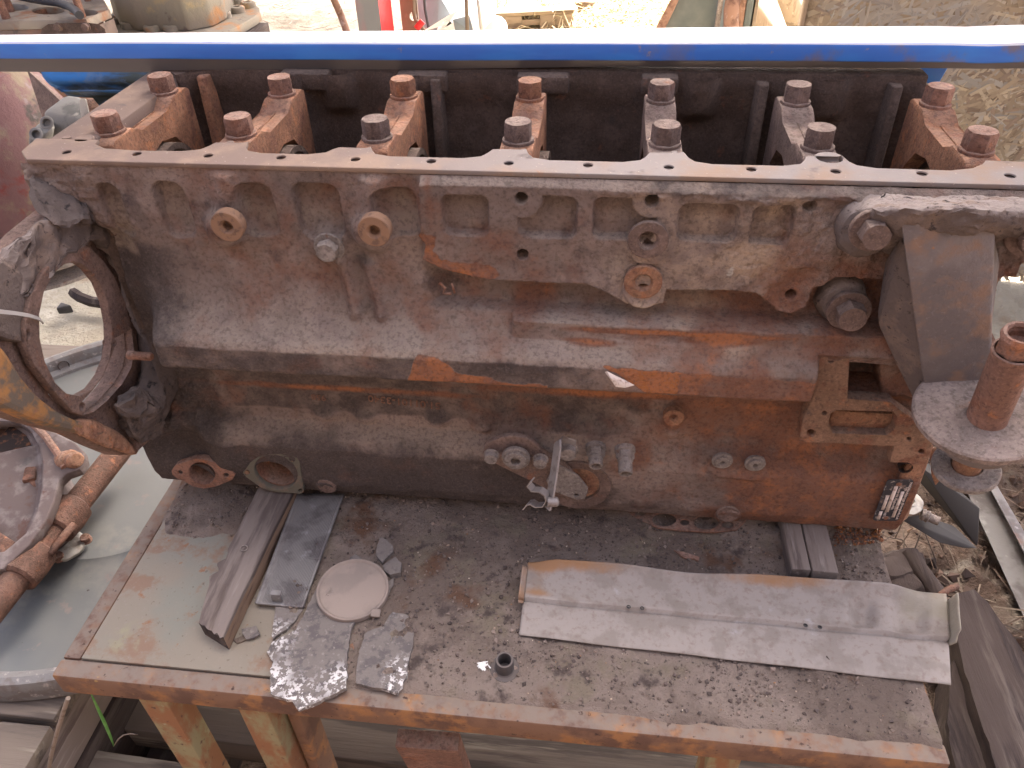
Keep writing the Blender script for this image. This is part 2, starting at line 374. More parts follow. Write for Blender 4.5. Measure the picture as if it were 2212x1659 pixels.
M_woodx = mat('grey_plank_wood', (0.17, 0.14, 0.115), [((0.09, 0.075, 0.065), ('n', 34, 0.48, 0.62, 6, 1, (0.1, 1, 1))), ((0.24, 0.21, 0.17), ('n', 60, 0.56, 0.68, 5, 5, (0.08, 1, 1)))], rough=0.9, bump=((80, 0.8, 0.002, (0.06, 1, 1)),))
M_wooddk = mat('dark_log_wood', (0.055, 0.041, 0.036), [((0.094, 0.076, 0.067), ('n', 40, 0.5, 0.64, 6, 1, (1, 0.1, 0.6))), ((0.031, 0.023, 0.022), ('n', 55, 0.55, 0.66, 6, 7, (1, 0.08, 0.6))), ((0.172, 0.094, 0.062), ('n', 26, 0.66, 0.76, 5, 3, (1, 0.1, 1)))], rough=0.92, bump=((70, 1.0, 0.004, (1, 0.07, 1)),))
M_lathside = mat('lath_bark_side', (0.19, 0.125, 0.085), [((0.09, 0.06, 0.045), ('n', 60, 0.5, 0.64, 5, 1, (1, 0.15, 1)))], rough=0.9, bump=((120, 0.6, 0.002, (1, 0.15, 1)),))
M_alu = mat('dull_aluminium', (0.238, 0.227, 0.220), [((0.150, 0.136, 0.136), ('n', 24, 0.45, 0.62)), ((0.317, 0.308, 0.308), ('n', 60, 0.58, 0.7, 4, 3)), ((0.194, 0.123, 0.097), ('n', 12, 0.6, 0.75, 4, 9))], rough=0.6, metal=0.25, bump=((300, 0.2, 0.0006),))
M_lid = mat('dusty_pink_lid', (0.279, 0.226, 0.193), [((0.230, 0.189, 0.164), ('n', 20, 0.45, 0.62)), ((0.172, 0.139, 0.123), ('n', 50, 0.6, 0.72, 5, 3)), ((0.057, 0.045, 0.041), ('n', 150, 0.70, 0.74, 3, 8))], rough=0.8, bump=((300, 0.3, 0.0006),))
M_sheet = mat('rusting_sheet_steel', (0.284, 0.249, 0.224), [((0.228, 0.196, 0.172), ('n', 30, 0.45, 0.6)), ((0.189, 0.138, 0.112), ('n', 150, 0.50, 0.70, 5, 3), ('k', .55)), ((0.378, 0.361, 0.353), ('n', 16, 0.62, 0.72, 5, 6)), ((0.284, 0.155, 0.077), ('a', 'rust', 0.8, 50, 0.3, 0.9)), ((0.292, 0.267, 0.202), ('a', 'olive', 0.9, 30, 0.4, 1.2), ('k', .7))],
              rough=0.62, spec=0.35, bump=((220, 0.4, 0.0012), (40, .3, .003)))
M_rubber = mat('grey_rubber', (0.07, 0.062, 0.06), [((0.13, 0.11, 0.10), ('up', 0.2, 0.9))], rough=0.8)
M_dish = mat('dusty_steel_dish', (0.128, 0.132, 0.126), [((0.085, 0.095, 0.100), ('n', 4, 0.42, 0.62, 3)), ((0.170, 0.168, 0.151), ('n', 9, 0.52, 0.7, 5, 3)), ((0.170, 0.140, 0.128), ('n', 30, 0.6, 0.72, 5, 6)), ((0.043, 0.038, 0.034), ('n', 90, 0.72, 0.76, 3, 9))], rough=0.55, spec=0.4, bump=((180, 0.2, 0.0008),))
M_dishrim = mat('steel_rim', (0.19, 0.185, 0.18), [((0.16, 0.14, 0.13), ('n', 40, 0.45, 0.6)), ((0.34, 0.31, 0.29), ('n', 90, 0.58, 0.7, 4, 3))], rough=0.6, metal=0.2, bump=((200, 0.4, 0.001),))
M_housing = mat('pinkish_alloy_housing', (0.112, 0.086, 0.080), [((0.176, 0.148, 0.140), ('n', 24, 0.48, 0.62)), ((0.104, 0.060, 0.050), ('n', 34, 0.56, 0.68, 5, 4)), ((0.080, 0.076, 0.072), ('n', 13, 0.6, 0.72, 5, 8))], rough=0.7, bump=((200, 0.4, 0.001),))
M_redpaint = mat('worn_red_casting', (0.163, 0.088, 0.085), [((0.211, 0.167, 0.112), ('n', 7, 0.5, 0.62, 6)), ((0.190, 0.041, 0.037), ('n', 9, 0.55, 0.66, 5, 4)), ((0.068, 0.058, 0.051), ('n', 11, 0.58, 0.68, 6, 8)), ((0.224, 0.170, 0.163), ('n', 15, 0.58, 0.7, 5, 12))], rough=0.75, bump=((60, 0.6, 0.004),))
M_grey = mat('grey_alloy', (0.23, 0.225, 0.21), [((0.13, 0.13, 0.125), ('n', 20, 0.48, 0.62)), ((0.34, 0.20, 0.18), ('n', 14, 0.60, 0.7, 5, 5)), ((0.34, 0.33, 0.29), ('n', 40, 0.6, 0.72, 4, 3))], rough=0.7, bump=((120, 0.4, 0.0015),))
M_paleal = mat('pale_corroded_alloy', (0.42, 0.40, 0.36), [((0.24, 0.21, 0.18), ('n', 30, 0.5, 0.65)), ((0.55, 0.50, 0.40), ('n', 12, 0.55, 0.7, 4, 3))], rough=0.75, bump=((200, 0.5, 0.0015),))
M_block2 = mat('dusty_old_block', (0.33, 0.29, 0.235), [((0.24, 0.20, 0.165), ('n', 9, 0.45, 0.62)), ((0.30, 0.155, 0.09), ('n', 6, 0.58, 0.7, 5, 3)), ((0.10, 0.09, 0.08), ('n', 13, 0.62, 0.72, 5, 6))], rough=0.9, bump=((60, 0.4, 0.004),))
M_block2side = mat('old_block_side', (0.20, 0.15, 0.125), [((0.27, 0.14, 0.09), ('n', 5, 0.5, 0.65, 5, 3)), ((0.09, 0.08, 0.075), ('n', 9, 0.58, 0.7, 5, 6))], rough=0.9, bump=((60, 0.4, 0.004),))
M_case = mat('rusty_yellowish_case', (0.26, 0.23, 0.185), [((0.24, 0.22, 0.175), ('n', 5, 0.45, 0.62)), ((0.36, 0.19, 0.09), ('n', 6, 0.56, 0.68, 6, 3)), ((0.36, 0.29, 0.17), ('n', 9, 0.6, 0.74, 5, 9)), ((0.16, 0.13, 0.115), ('n', 16, 0.60, 0.72, 6, 6))], rough=0.9, bump=((50, 0.5, 0.006),))
M_red = mat('red_post_paint', (0.50, 0.018, 0.022), [((0.42, 0.03, 0.03), ('n', 8, 0.5, 0.7))], rough=0.4, spec=0.5)
M_redgrey = mat('red_post_grey_face', (0.33, 0.26, 0.26), [((0.50, 0.05, 0.05), ('n', 2.5, 0.47, 0.6, 2, 3)), ((0.24, 0.24, 0.24), ('n', 3, 0.5, 0.62, 2, 7))], rough=0.45, spec=0.5)  # post faces coloured greyer than the red ones
M_pole = mat('rusty_pole', (0.25, 0.15, 0.11), [((0.14, 0.08, 0.06), ('n', 14, 0.5, 0.64)), ((0.33, 0.25, 0.22), ('n', 22, 0.58, 0.68, 5, 3))], rough=0.9, bump=((60, 0.4, 0.003),))
M_perf = mat('brown_punched_steel', (0.15, 0.115, 0.085), [((0.21, 0.17, 0.13), ('n', 9, 0.5, 0.65))], rough=0.85, bump=((80, 0.4, 0.002),))
M_gsheet = mat('grey_blue_sheet', (0.20, 0.235, 0.25), [((0.30, 0.36, 0.41), ('n', 3, 0.5, 0.68, 3, 2)), ((0.12, 0.13, 0.135), ('n', 5, 0.58, 0.7, 4, 5))], rough=0.5)
M_whitescrap = mat('white_scrap_panel', (0.78, 0.78, 0.76), [((0.55, 0.52, 0.46), ('n', 14, 0.66, 0.76))], rough=0.45)
M_pallet = mat('pallet_wood', (0.32, 0.245, 0.16), [((0.17, 0.125, 0.085), ('n', 14, 0.48, 0.62, 6, 1, (0.12, 1, 1))), ((0.10, 0.08, 0.06), ('n', 9, 0.62, 0.74, 5, 5))], rough=0.9)
M_dkplate = mat('slate_metal_plate', (0.085, 0.10, 0.10), [((0.13, 0.14, 0.135), ('n', 3, 0.45, 0.65)), ((0.19, 0.10, 0.07), ('n', 5, 0.64, 0.7, 6, 3))], rough=0.5)
M_post = mat('peeled_wood_post', (0.34, 0.255, 0.175), [((0.22, 0.16, 0.105), ('n', 24, 0.48, 0.62, 6, 1, (1, 1, 0.1))), ((0.45, 0.36, 0.26), ('n', 40, 0.58, 0.7, 5, 4, (1, 1, 0.1)))], rough=0.9, bump=((40, 0.6, 0.004, (1, 1, 0.1)),))
M_sand = mat('sandy_ground', (0.42, 0.385, 0.30), [((0.34, 0.305, 0.235), ('n', 3, 0.42, 0.62)), ((0.50, 0.47, 0.39), ('n', 9, 0.5, 0.7, 6, 3)), ((0.25, 0.21, 0.165), ('n', 34, 0.62, 0.72, 5, 6)), ((0.27, 0.20, 0.13), ('n', 2.2, 0.58, 0.7, 5, 12)),
    ((0.11, 0.075, 0.055), ('a', 'soil', 0.8, 12, 0.35, 0.7)), ((0.20, 0.15, 0.115), ('a', 'soil', 0.9, 40, 0.75, 1.1))], rough=0.95, bump=((14, 0.8, 0.03), (60, 0.7, 0.01)))
M_osb = mat('osb_base', (0.33, 0.26, 0.175), [((0.22, 0.17, 0.115), ('n', 20, 0.5, 0.65))], rough=0.85)
M_strand = mat('osb_strands', (0.36, 0.29, 0.2), [('col', ('k', 1.0)), ((0.30, 0.29, 0.27), ('n', 2.2, 0.48, 0.62, 4, 3), ('k', 0.6)), ((0.16, 0.115, 0.075), ('n', 60, 0.6, 0.72, 4, 6), ('k', 0.6))], rough=0.8, bump=((60, 0.3, 0.001),))
M_straw = mat('dry_straw', (0.55, 0.43, 0.23), [('col', ('k', 1.0))], rough=0.8)
M_blade = mat('grass_green', (0.10, 0.28, 0.06), [((0.16, 0.36, 0.09), ('n', 60, 0.5, 0.65))], rough=0.5, spec=0.4)
M_twig = mat('twig', (0.24, 0.19, 0.15), [((0.15, 0.11, 0.085), ('n', 60, 0.5, 0.65))], rough=0.9)
M_black = mat('black_plastic', (0.025, 0.025, 0.029), [((0.059, 0.056, 0.056), ('n', 10, 0.5, 0.7)), ((0.091, 0.084, 0.077), ('up', 0.3, 0.95), ('k', 0.5))], rough=0.55, spec=0.4)
M_cable = mat('cable_rubber', (0.045, 0.045, 0.05), [((0.09, 0.085, 0.085), ('up', 0.3, 0.9))], rough=0.7)
M_channel = mat('galvanised_channel', (0.21, 0.20, 0.185), [((0.13, 0.115, 0.105), ('n', 14, 0.48, 0.62)), ((0.30, 0.29, 0.265), ('n', 30, 0.58, 0.7, 4, 4))], rough=0.7, bump=((90, 0.4, 0.002),))
M_tie = mat('grey_tie', (0.40, 0.38, 0.36), rough=0.5)
M_crumb = mat('crumbs', (0.10, 0.08, 0.07), [('col', ('k', 1.0))], rough=0.95)
M_roof = mat('shade_roof_sheet', (0.30, 0.27, 0.24), rough=0.7)

# ------------------------------------------------------------------ ground
def make_ground():
    a = np.concatenate([-np.geomspace(60, 4.05, 14), np.linspace(-4, 4, 161), np.geomspace(4.05, 60, 14)])
    b = np.concatenate([-np.geomspace(60, 2.05, 14), np.linspace(-2, 8, 201), np.geomspace(8.05, 60, 14)])
    X, Y = np.meshgrid(a, b, indexing='ij')
    near = ss(20, 6, np.hypot(X, Y))
    Z = near*((fbm(X*1.3, Y*1.3, 2)-0.5)*0.05 + (fbm(X*7, Y*7, 5, 3)-0.5)*0.035) - 0.02
    me = grid_me(np.stack([X, Y, Z], -1))
    attr(me, 'soil', ss(0.35, 0.6, X)*ss(1.3, 0.7, Y)*ss(2.2, 1.6, X) + 0.9*ss(0.6, 0.2, Y)*ss(-0.95, -0.6, X) + ss(-.35, -.7, Y))  # last term: dark soil added on unseen ground in front, cuts bounced light
    o = link('ground', me, M_sand); o['kind'] = 'structure'
make_ground()

# unseen roof sheets, placed and sized for the shade they cast on engine and left
def roof(name, x0, x1, y0, y1, z, holes=()):
    xs = np.arange(x0, x1, 0.02); ys = np.linspace(y0, y1, max(3, int((y1-y0)/.03)))
    X, Y = np.meshgrid(xs, ys, indexing='ij'); Z = z + 0.018*np.sin(X*2*math.pi/0.15) + (Y-y0)*0.02
    me = grid_me(np.stack([X, Y, Z], -1))
    if holes:                      # opening added to drop a sun patch on the bracket
        bm = bmesh.new(); bm.from_mesh(me)
        bmesh.ops.delete(bm, geom=[f for f in bm.faces if any(((f.calc_center_median().x-h[0])/h[2])**2+((f.calc_center_median().y-h[1])/h[3])**2 < 1 for h in holes)], context='FACES')
        bm.to_mesh(me); bm.free()
    o = link(name, me, M_roof); o['kind'] = 'structure'
    sm = o.modifiers.new('s', 'SOLIDIFY'); sm.thickness = 0.004
roof('shade_roof', -2.6, 2.4, 0.33, 1.30, 2.5, [(0.560, 0.945, 0.060, 0.045)])
o = link('sky_block_wall', box_me(9.0, .12, 3.3, .01), M_wooddk, None, Matrix.Translation((0, -2.4, 1.65))); o['kind'] = 'structure'   # unseen dark wall added behind the viewer to block low sky light
roof('shade_roof', -3.8, -0.18, 1.34, 3.0, 2.62)
roof('shade_roof', -5.5, -0.80, 3.02, 7.6, 2.70)

# ------------------------------------------------------------------ the engine block, standing upside down
ENG = thing('engine_block', (0, 0.066, -0.49+G), 'large rusty six-cylinder engine block upside down on the steel table', 'engine block')
ZF = -0.0114                           # sump flange face (engine frame)
def fx(px, py, y=-0.10):
    p = at(px, py, y=y); return p.x, p.z-G

def make_skin():
    prof = [(-.100, -.0162), (-.099, -.110), (-.1015, -.138), (-.1075, -.160), (-.117, -.178), (-.131, -.191), (-.147, -.2005), (-.1515, -.207), (-.152, -.236),
            (-.147, -.241), (-.095, -.262), (-.080, -.285), (-.079, -.362), (-.082, -.371), (-.103, -.386), (-.110, -.397), (-.106, -.465), (-.098, -.488), (-.085, -.4905)]
    P = np.array(prof); seg = np.hypot(*np.diff(P, axis=0).T); s = np.r_[0, np.cumsum(seg)]
    st = np.arange(0, s[-1], 0.0011); py = np.interp(st, s, P[:, 0]); pz = np.interp(st, s, P[:, 1])
    def smooth(v, n):
        k = np.hanning(n+2)[1:-1]; k /= k.sum(); return np.convolve(np.pad(v, n//2, mode='edge'), k, 'valid')
    sy, sz = smooth(py, 5), smooth(pz, 5); sy2, sz2 = smooth(py, 27), smooth(pz, 27)
    w = ss(-.105, -.12, pz)*ss(-.198, -.188, pz); py = sy*(1-w)+sy2*w; pz = sz*(1-w)+sz2*w
    xs = np.arange(-0.507, 0.492, 0.0011)
    X, Y = np.meshgrid(xs, py, indexing='ij'); _, Z = np.meshgrid(xs, pz, indexing='ij')
    wl = np.maximum(ss(-.398, -.428, X), ss(.322, .334, X)); Y = Y*(1-wl) + np.maximum(Y, -.108)*wl
    D = np.zeros_like(X)               # outward (towards the viewer)
    nz = fbm(X*30, Z*30, 1); nz2 = fbm(X*120, Z*120, 4, 3)
    # ---- right half: oil gallery step along the shelf
    rt = ss(0.000, 0.006, X+ (nz-.5)*.004)
    gal = np.maximum(0, (Y+0.1285))*ss(-.163, -.167, Z)*ss(-.215, -.198, Z)
    D += rt*gal
    D += ss(0.06, 0.10, X)*0.004*np.exp(-((Z+.189)/.004)**2)*ss(-.12, -.16, Z)   # lower bead
    # ---- skirt pad at the right
    def sdpoly(pts, y=-0.10):
        q = np.array([fx(*p, y) for p in pts]); d = np.full(X.shape, 9.0); ins = np.zeros(X.shape, bool)
        for i in range(len(q)):
            a, b = q[i], q[(i+1) % len(q)]; e = b-a; L = e@e
            t = np.clip(((X-a[0])*e[0]+(Z-a[1])*e[1])/L, 0, 1)
            d = np.minimum(d, np.hypot(X-a[0]-t*e[0], Z-a[1]-t*e[1]))
            c = (a[1] > Z) != (b[1] > Z)
            with np.errstate(divide='ignore', invalid='ignore'):
                ins ^= c & (X < (b[0]-a[0])*(Z-a[1])/(b[1]-a[1])+a[0])
        return np.where(ins, -d, d)
    skirt = ss(-.165, -.15, Z)
    pad = sdpoly([(908, 350), (912, 485), (904, 497), (921, 520), (914, 552), (960, 572), (1010, 583), (1060, 594), (1180, 600), (1265, 602), (1310, 618), (1352, 640), (1390, 648),
                  (1432, 640), (1440, 616), (1560, 614), (1630, 620), (1655, 640), (1672, 655), (1705, 661), (1738, 645), (1752, 612), (1800, 590), (2300, 590), (2300, 350)]) + (nz2-.5)*.002
    D += 0.011*ss(0.0006, -0.0010, pad)*skirt
    D -= 0.014*ss(-.095, -.075, X)*ss(-.001, .003, pad)*ss(-.168, -.160, Z)*ss(-.06, -.09, Z)
    flake = sdpoly([(912, 488), (905, 497), (921, 520), (914, 552), (960, 572), (1010, 583), (1060, 594), (1095, 585), (1060, 560), (1000, 552), (960, 550), (940, 530), (945, 500)])
    # ---- pockets
    def pocket(x0, y0, x1, y1, dep=0.010, fade=0.0, r=0.010, cut=None):
        nonlocal D
        a = fx(x0, y0); b = fx(x1, y1); cx, cz = (a[0]+b[0])/2, (a[1]+b[1])/2; hx, hz = abs(b[0]-a[0])/2, abs(a[1]-b[1])/2
        qx = np.abs(X-cx)-hx+r; qz = np.abs(Z-cz)-hz+r
        d = np.hypot(np.maximum(qx, 0), np.maximum(qz, 0))+np.minimum(np.maximum(qx, qz), 0)-r
        if cut: 
            c = fx(*cut[:2]); d = np.maximum(d, cut[2]-np.hypot(X-c[0], Z-c[1]))
        m = ss(0.0010, -0.0026, d)
        m = m*np.clip((Z-b[1]+.004)/(a[1]-b[1]), .0 if fade else .45, 1)**.5
        D -= dep*m
        return d
    for q in ((198, 396, 296, 520), (322, 392, 428, 515), (503, 394, 607, 512), (626, 396, 748, 515), (800, 405, 908, 510)): pocket(*q, dep=0.016, fade=0.030, r=0.012)
    pocket(955, 411, 1060, 500, 0.015, r=0.009)
    pk = [pocket(1119, 413, 1246, 505, 0.015, cut=(1128, 419, 0.021)), pocket(1283, 416, 1412, 508, 0.015, cut=(1408, 423, 0.019)), pocket(1468, 428, 1584, 513, 0.014), pocket(1628, 432, 1698, 518, 0.013, r=0.006)]
    # ---- ribs and bosses
    def rib(a, b, h, r, y=-0.10, p=2):
        nonlocal D
        a = np.array(fx(*a, y)); b = np.array(fx(*b, y)); e = b-a
        t = np.clip(((X-a[0])*e[0]+(Z-a[1])*e[1])/(e@e), 0, 1); d = np.hypot(X-a[0]-t*e[0], Z-a[1]-t*e[1])
        D += h*np.exp(-(d/r)**p)
    rib((486, 385), (488, 470), 0.009, 0.014); rib((806, 395), (807, 480), 0.009, 0.014)
    rib((742, 560), (776, 655), 0.010, 0.0075, -.10); rib((797, 570), (832, 658), 0.010, 0.0075, -.10)
    rib((508, 580), (548, 662), 0.006, 0.010); rib((835, 560), (935, 625), 0.004, 0.012)
    rib((910, 360), (912, 480), 0.003, 0.006)
    for (px, py, r, h, y) in ((489, 491, .021, .016, -.10), (807, 501, .021, .016, -.10), (712, 531, .020, .008, -.10), (492, 678, .0175, .0025, -.105)):
        c = fx(px, py, y); D += h*np.exp(-(np.hypot(X-c[0], Z-c[1])/r)**6)
    for (px, py, r) in ((1400, 520, .0205), (1389, 611, .0200)):
        c = fx(px, py); D += .0035*ss(r+.0008, r-.0008, np.hypot(X-c[0], Z-c[1]))
    # ---- lower wall
    low = ss(-.27, -.285, Z)
    for (px, py) in ((700, 894), (787, 901), (945, 908), (1037, 914)):
        c = fx(px, py, -.085); D += .014*np.exp(-(((X-c[0])/.015)**2+((Z-c[1])/.010)**2)**1.5)*low
    rib((858, 950), (862, 1060), 0.004, 0.012, -.102)
    for px, w_ in ((1120, .055), (1235, .06), (1350, .07)):
        c = fx(px, 950, -.10); D += 0.010*np.exp(-(((X-c[0])/w_)**2)**2)*np.exp(-((Z-c[1]+.005)/.022)**4)*low
    c = fx(1455, 903, -.085); D += .012*np.exp(-(np.hypot(X-c[0], Z-c[1])/.0135)**6)
    c = fx(1462, 940, -.09); D += .006*np.exp(-((X-c[0])/.014)**2-((Z-c[1])/.008)**2)
    rib((1555, 993), (1632, 1001), 0.006, 0.0175, -.10, 6)
    for (px, py, r, h) in ((706, 1050, .0150, .003), (756, 1040, .0125, .0012), (1498, 1088, .0125, .0015), (1572, 1110, .0165, .004)):
        c = fx(px, py, -.10); D += h*ss(r+.0008, r-.0008, np.hypot(X-c[0], Z-c[1]))
    rib((478, 905), (500, 990), 0.006, 0.016, -.10)
    # upper-left shoulder of the lower wall and the step to the port
    c = fx(400, 960, -.10); D -= 0.022*np.exp(-(((X-c[0])/.035)**2+((Z-c[1])/.03)**2)**2)*low
    # ---- pump opening at the right
    op = sdpoly([(1833, 772), (1905, 765), (1910, 864), (1826, 862)], -.12)
    D -= 0.10*ss(0.0, -0.004, op)*ss(-.2, -.205, Z)
    # clear of the starter flange at the left end
    D -= 0.075*ss(-.450, -.464, X)*ss(-.31, -.29, Z)*ss(-.070, -.095, Z)
    D -= 0.020*np.exp(-((X+.448)/.030)**2)*ss(-.30, -.27, Z)*ss(-.08, -.11, Z)
    # cracked soil crust under the flange edge at the right
    D += ss(.05, .16, X)*ss(-.034, -.026, Z)*.004*ss(.35, .6, fbm(X*55, Z*55, 17))
    # ---- holes
    for (px, py, r, dep) in ((1128, 419, .0062, .02), (1131, 539, .0062, .02), (1408, 423, .0070, .02), (1745, 434, .0065, .012), (1705, 624, .0055, .018), (436, 1023, .0190, .062), (596, 1020, .0275, .060), (1399, 519, .0070, .022), (1388, 611, .0075, .022)):
        c = fx(px, py); D -= dep*ss(r, r-.0012, np.hypot(X-c[0], Z-c[1]))
    # ---- cast texture, grime
    crust = np.clip(ss(-.40, -.47, X)*ss(-.20, -.08, Z) + ss(-.36, -.42, X)*ss(-.26, -.30, Z)*ss(-.42, -.38, Z) + ss(.16, .30, X)*ss(-.17, -.13, Z)*.8, 0, 1)
    D += (nz-.5)*.004 + (nz2-.5)*.0011 + crust*((fbm(X*70, Z*70, 8)-.5)*.010 + ss(.52, .6, fbm(X*45, Z*45, 3))*.003)
    edge = ss(-.0162, -.024, Z)*ss(-.4905, -.487, Z)
    V = np.stack([X, Y-D*(0.15+0.85*edge), Z+G], -1)
    me = grid_me(V[:, ::-1])
    # ---- rusty, oily, dusty iron; 'dark' also holds some painted shade
    A = {k: np.zeros_like(X) for k in ('rust', 'dark', 'dust', 'tan', 'white')}
    def blob(k, px, py, rx, ry, v, y=-0.10):
        c = fx(px, py, y); r1 = abs(fx(px+rx, py, y)[0]-c[0]); r2 = abs(fx(px, py+ry, y)[1]-c[1])
        g = np.exp(-(((X-c[0])/r1)**2+((Z-c[1])/r2)**2)); A[k] = np.maximum(A[k], v*g) if v > 0 else A[k]*(1+v*g)
    for b in ((1400, 838, 60, 12, .3, -.15),
              (1000, 577, 75, 12, .95), (930, 420, 16, 90, .35), (1570, 455, 45, 40, .45), (1340, 450, 40, 40, .3), (1180, 640, 50, 40, .45), (1140, 650, 40, 40, .5),
              (1480, 712, 260, 7, 1.1, -.12), (1560, 735, 110, 16, .95, -.13), (1280, 738, 70, 6, .8, -.13), (1750, 730, 80, 30, .3, -.13),
              (700, 838, 380, 7, .75, -.08), (1300, 850, 300, 10, .8, -.08), (1600, 880, 200, 30, .7, -.08), (1455, 903, 30, 26, .7, -.08),
              (1650, 935, 200, 45, .55, -.09), (1750, 1010, 160, 60, .62), (1850, 1090, 90, 50, .65), (1600, 1050, 90, 50, .35), (1380, 985, 50, 30, .55), (1440, 1060, 80, 60, .3),
              (560, 620, 70, 50, .33), (700, 590, 80, 40, .3), (830, 660, 60, 40, .25), (780, 430, 300, 12, .2), (560, 430, 60, 20, .3), (370, 400, 60, 12, .3), (880, 730, 200, 20, .15), (1030, 480, 20, 60, .2), (1700, 470, 40, 60, .35), (1600, 590, 120, 40, .3)):
        blob('rust', *b)
    for b in ((300, 640, 70, 140, .75), (340, 540, 60, 40, .5), (330, 880, 90, 90, .8, -.08), (450, 850, 120, 60, .5, -.08), (300, 470, 60, 50, .5), (960, 615, 50, 22, .8), (1085, 690, 18, 60, .35),  # narrow last blob here deepens the shade of the gallery step
              (900, 1020, 300, 60, 1.15), (680, 985, 200, 55, 1.0), (1150, 1040, 140, 70, 1.05), (1290, 1070, 120, 40, .55), (420, 930, 90, 40, .9), (700, 870, 160, 30, .5, -.08), (1200, 880, 160, 20, .55, -.08), (1380, 880, 40, 22, .9, -.08), (1700, 905, 40, 30, .75, -.08),
              (1225, 500, 20, 60, .4), (1620, 1060, 60, 40, .5), (1690, 1090, 90, 40, .5), (650, 790, 250, 18, .6, -.15), (1200, 800, 80, 16, .6, -.15), (1200, 720, 90, 25, .45, -.13), (1850, 640, 70, 120, .8), (1790, 720, 70, 70, .65), (1760, 560, 60, 60, .3), (780, 560, 40, 25, .6), (870, 560, 40, 30, .4), (1000, 505, 80, 30, .3), (1200, 570, 120, 30, .4)):
        blob('dark', *b)
    for b in ((520, 450, 40, 30, .6), (860, 440, 40, 40, .6), (700, 470, 60, 30, .35), (380, 450, 60, 60, .35), (1005, 480, 45, 25, .45), (800, 740, 300, 20, .8, -.13), (1330, 460, 50, 45, .5), (1330, 560, 50, 40, .65), (1500, 580, 60, 30, .5), (1250, 690, 150, 12, .6, -.12), (1350, 760, 200, 12, .7, -.14), (1250, 940, 130, 22, .7, -.09), (820, 935, 330, 14, .7, -.09), (1500, 950, 60, 20, .5, -.09), (720, 420, 400, 70, .18)):
        blob('dust', *b)
    for b in ((1620, 560, 130, 55, .9), (1560, 460, 70, 40, .5), (1390, 650, 60, 25, .75), (1500, 660, 90, 30, .75), (1700, 560, 70, 50, .7), (1660, 470, 40, 40, .6), (1590, 745, 110, 25, .6, -.13), (1420, 745, 150, 16, .4, -.13), (1450, 940, 80, 20, .5, -.09)):
        blob('tan', *b)
    A['rust'] = np.maximum(A['rust'], .56*ss(-.02, .30, X)*fbm(X*6, Z*9, 31)*1.5*(1-.45*ss(-.15, -.05, Z)))
    A['rust'] = np.maximum(A['rust'], .24*ss(.50, .64, fbm(X*7, Z*9, 41)))
    A['dark'] = np.maximum(A['dark'], .55*ss(.05, .16, X)*ss(-.036, -.024, Z))
    A['rust'] *= 1-.85*ss(.14, .02, X)*ss(-.36, -.39, Z)
    A['rust'] *= 1-.4*ss(-.30, -.38, X)
    A['rust'] *= 1-.62*ss(.03, .10, X)*ss(.30, .22, X)*ss(.001, -.002, pad)
    A['tan'] = np.maximum(A['tan'], .42*ss(.06, .14, X)*ss(.34, .26, X)*ss(.001, -.002, pad))
    lipm = ss(-.203, -.209, Z)*ss(-.246, -.240, Z)*ss(.335, .32, X)  # lip and lower faces darkened: part paint and grease, part shade put into colour
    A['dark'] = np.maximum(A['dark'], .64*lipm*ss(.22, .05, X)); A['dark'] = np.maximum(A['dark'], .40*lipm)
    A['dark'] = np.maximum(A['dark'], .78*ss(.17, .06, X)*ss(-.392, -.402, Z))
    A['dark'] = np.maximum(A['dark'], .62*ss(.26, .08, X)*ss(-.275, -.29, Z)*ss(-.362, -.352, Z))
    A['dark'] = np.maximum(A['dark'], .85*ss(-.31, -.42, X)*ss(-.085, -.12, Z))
    A['dark'] = np.maximum(A['dark'], .34*ss(.46, .60, fbm(X*11, Z*14, 51))*ss(-.17, -.13, Z))
    flo = ss(-.004, -.011, D)*ss(-.13, -.12, Z)*ss(-.045, -.07, Z)
    A['dust'] = np.maximum(A['dust'], .62*flo*ss(.10, -.02, X)); A['tan'] = np.maximum(A['tan'], .6*flo*ss(.02, .12, X)); A['dark'] *= 1-.75*flo
    blob('white', 1575, 575, 14, 16, 1.0); blob('white', 1530, 560, 22, 16, .45); blob('white', 1605, 560, 10, 14, .5)
    A['rust'] = np.maximum(A['rust'], ss(.001, -.002, flake + (nz2-.5)*.006)*.62)
    def poly_attr(k, pts, v, y=-.152):
        d = sdpoly(pts, y) + (nz2-.5)*.004; A['dark'] *= 1-.9*ss(.0008, -.0008, d)*lipm; A[k] = np.maximum(A[k], v*ss(.0008, -.0008, d)*ss(-.20, -.206, Z)*ss(-.25, -.243, Z))
    poly_attr('rust', [(900, 770), (945, 776), (966, 790), (988, 806), (1010, 813), (1060, 817), (1076, 826), (1182, 832), (1182, 842), (1000, 834), (880, 826), (888, 795)], .72)
    poly_attr('rust', [(1300, 794), (1470, 806), (1462, 850), (1400, 852), (1374, 836), (1345, 815)], 1.0)
    poly_attr('rust', [(1470, 806), (1790, 830), (1790, 870), (1462, 854)], .5)
    for q in ('dark',): A[q] *= 1-.8*np.clip(A['rust']-.4, 0, 1)
    for k in A: attr(me, k, A[k][:, ::-1])
    return link('casting', me, M_skin, ENG)
make_skin()

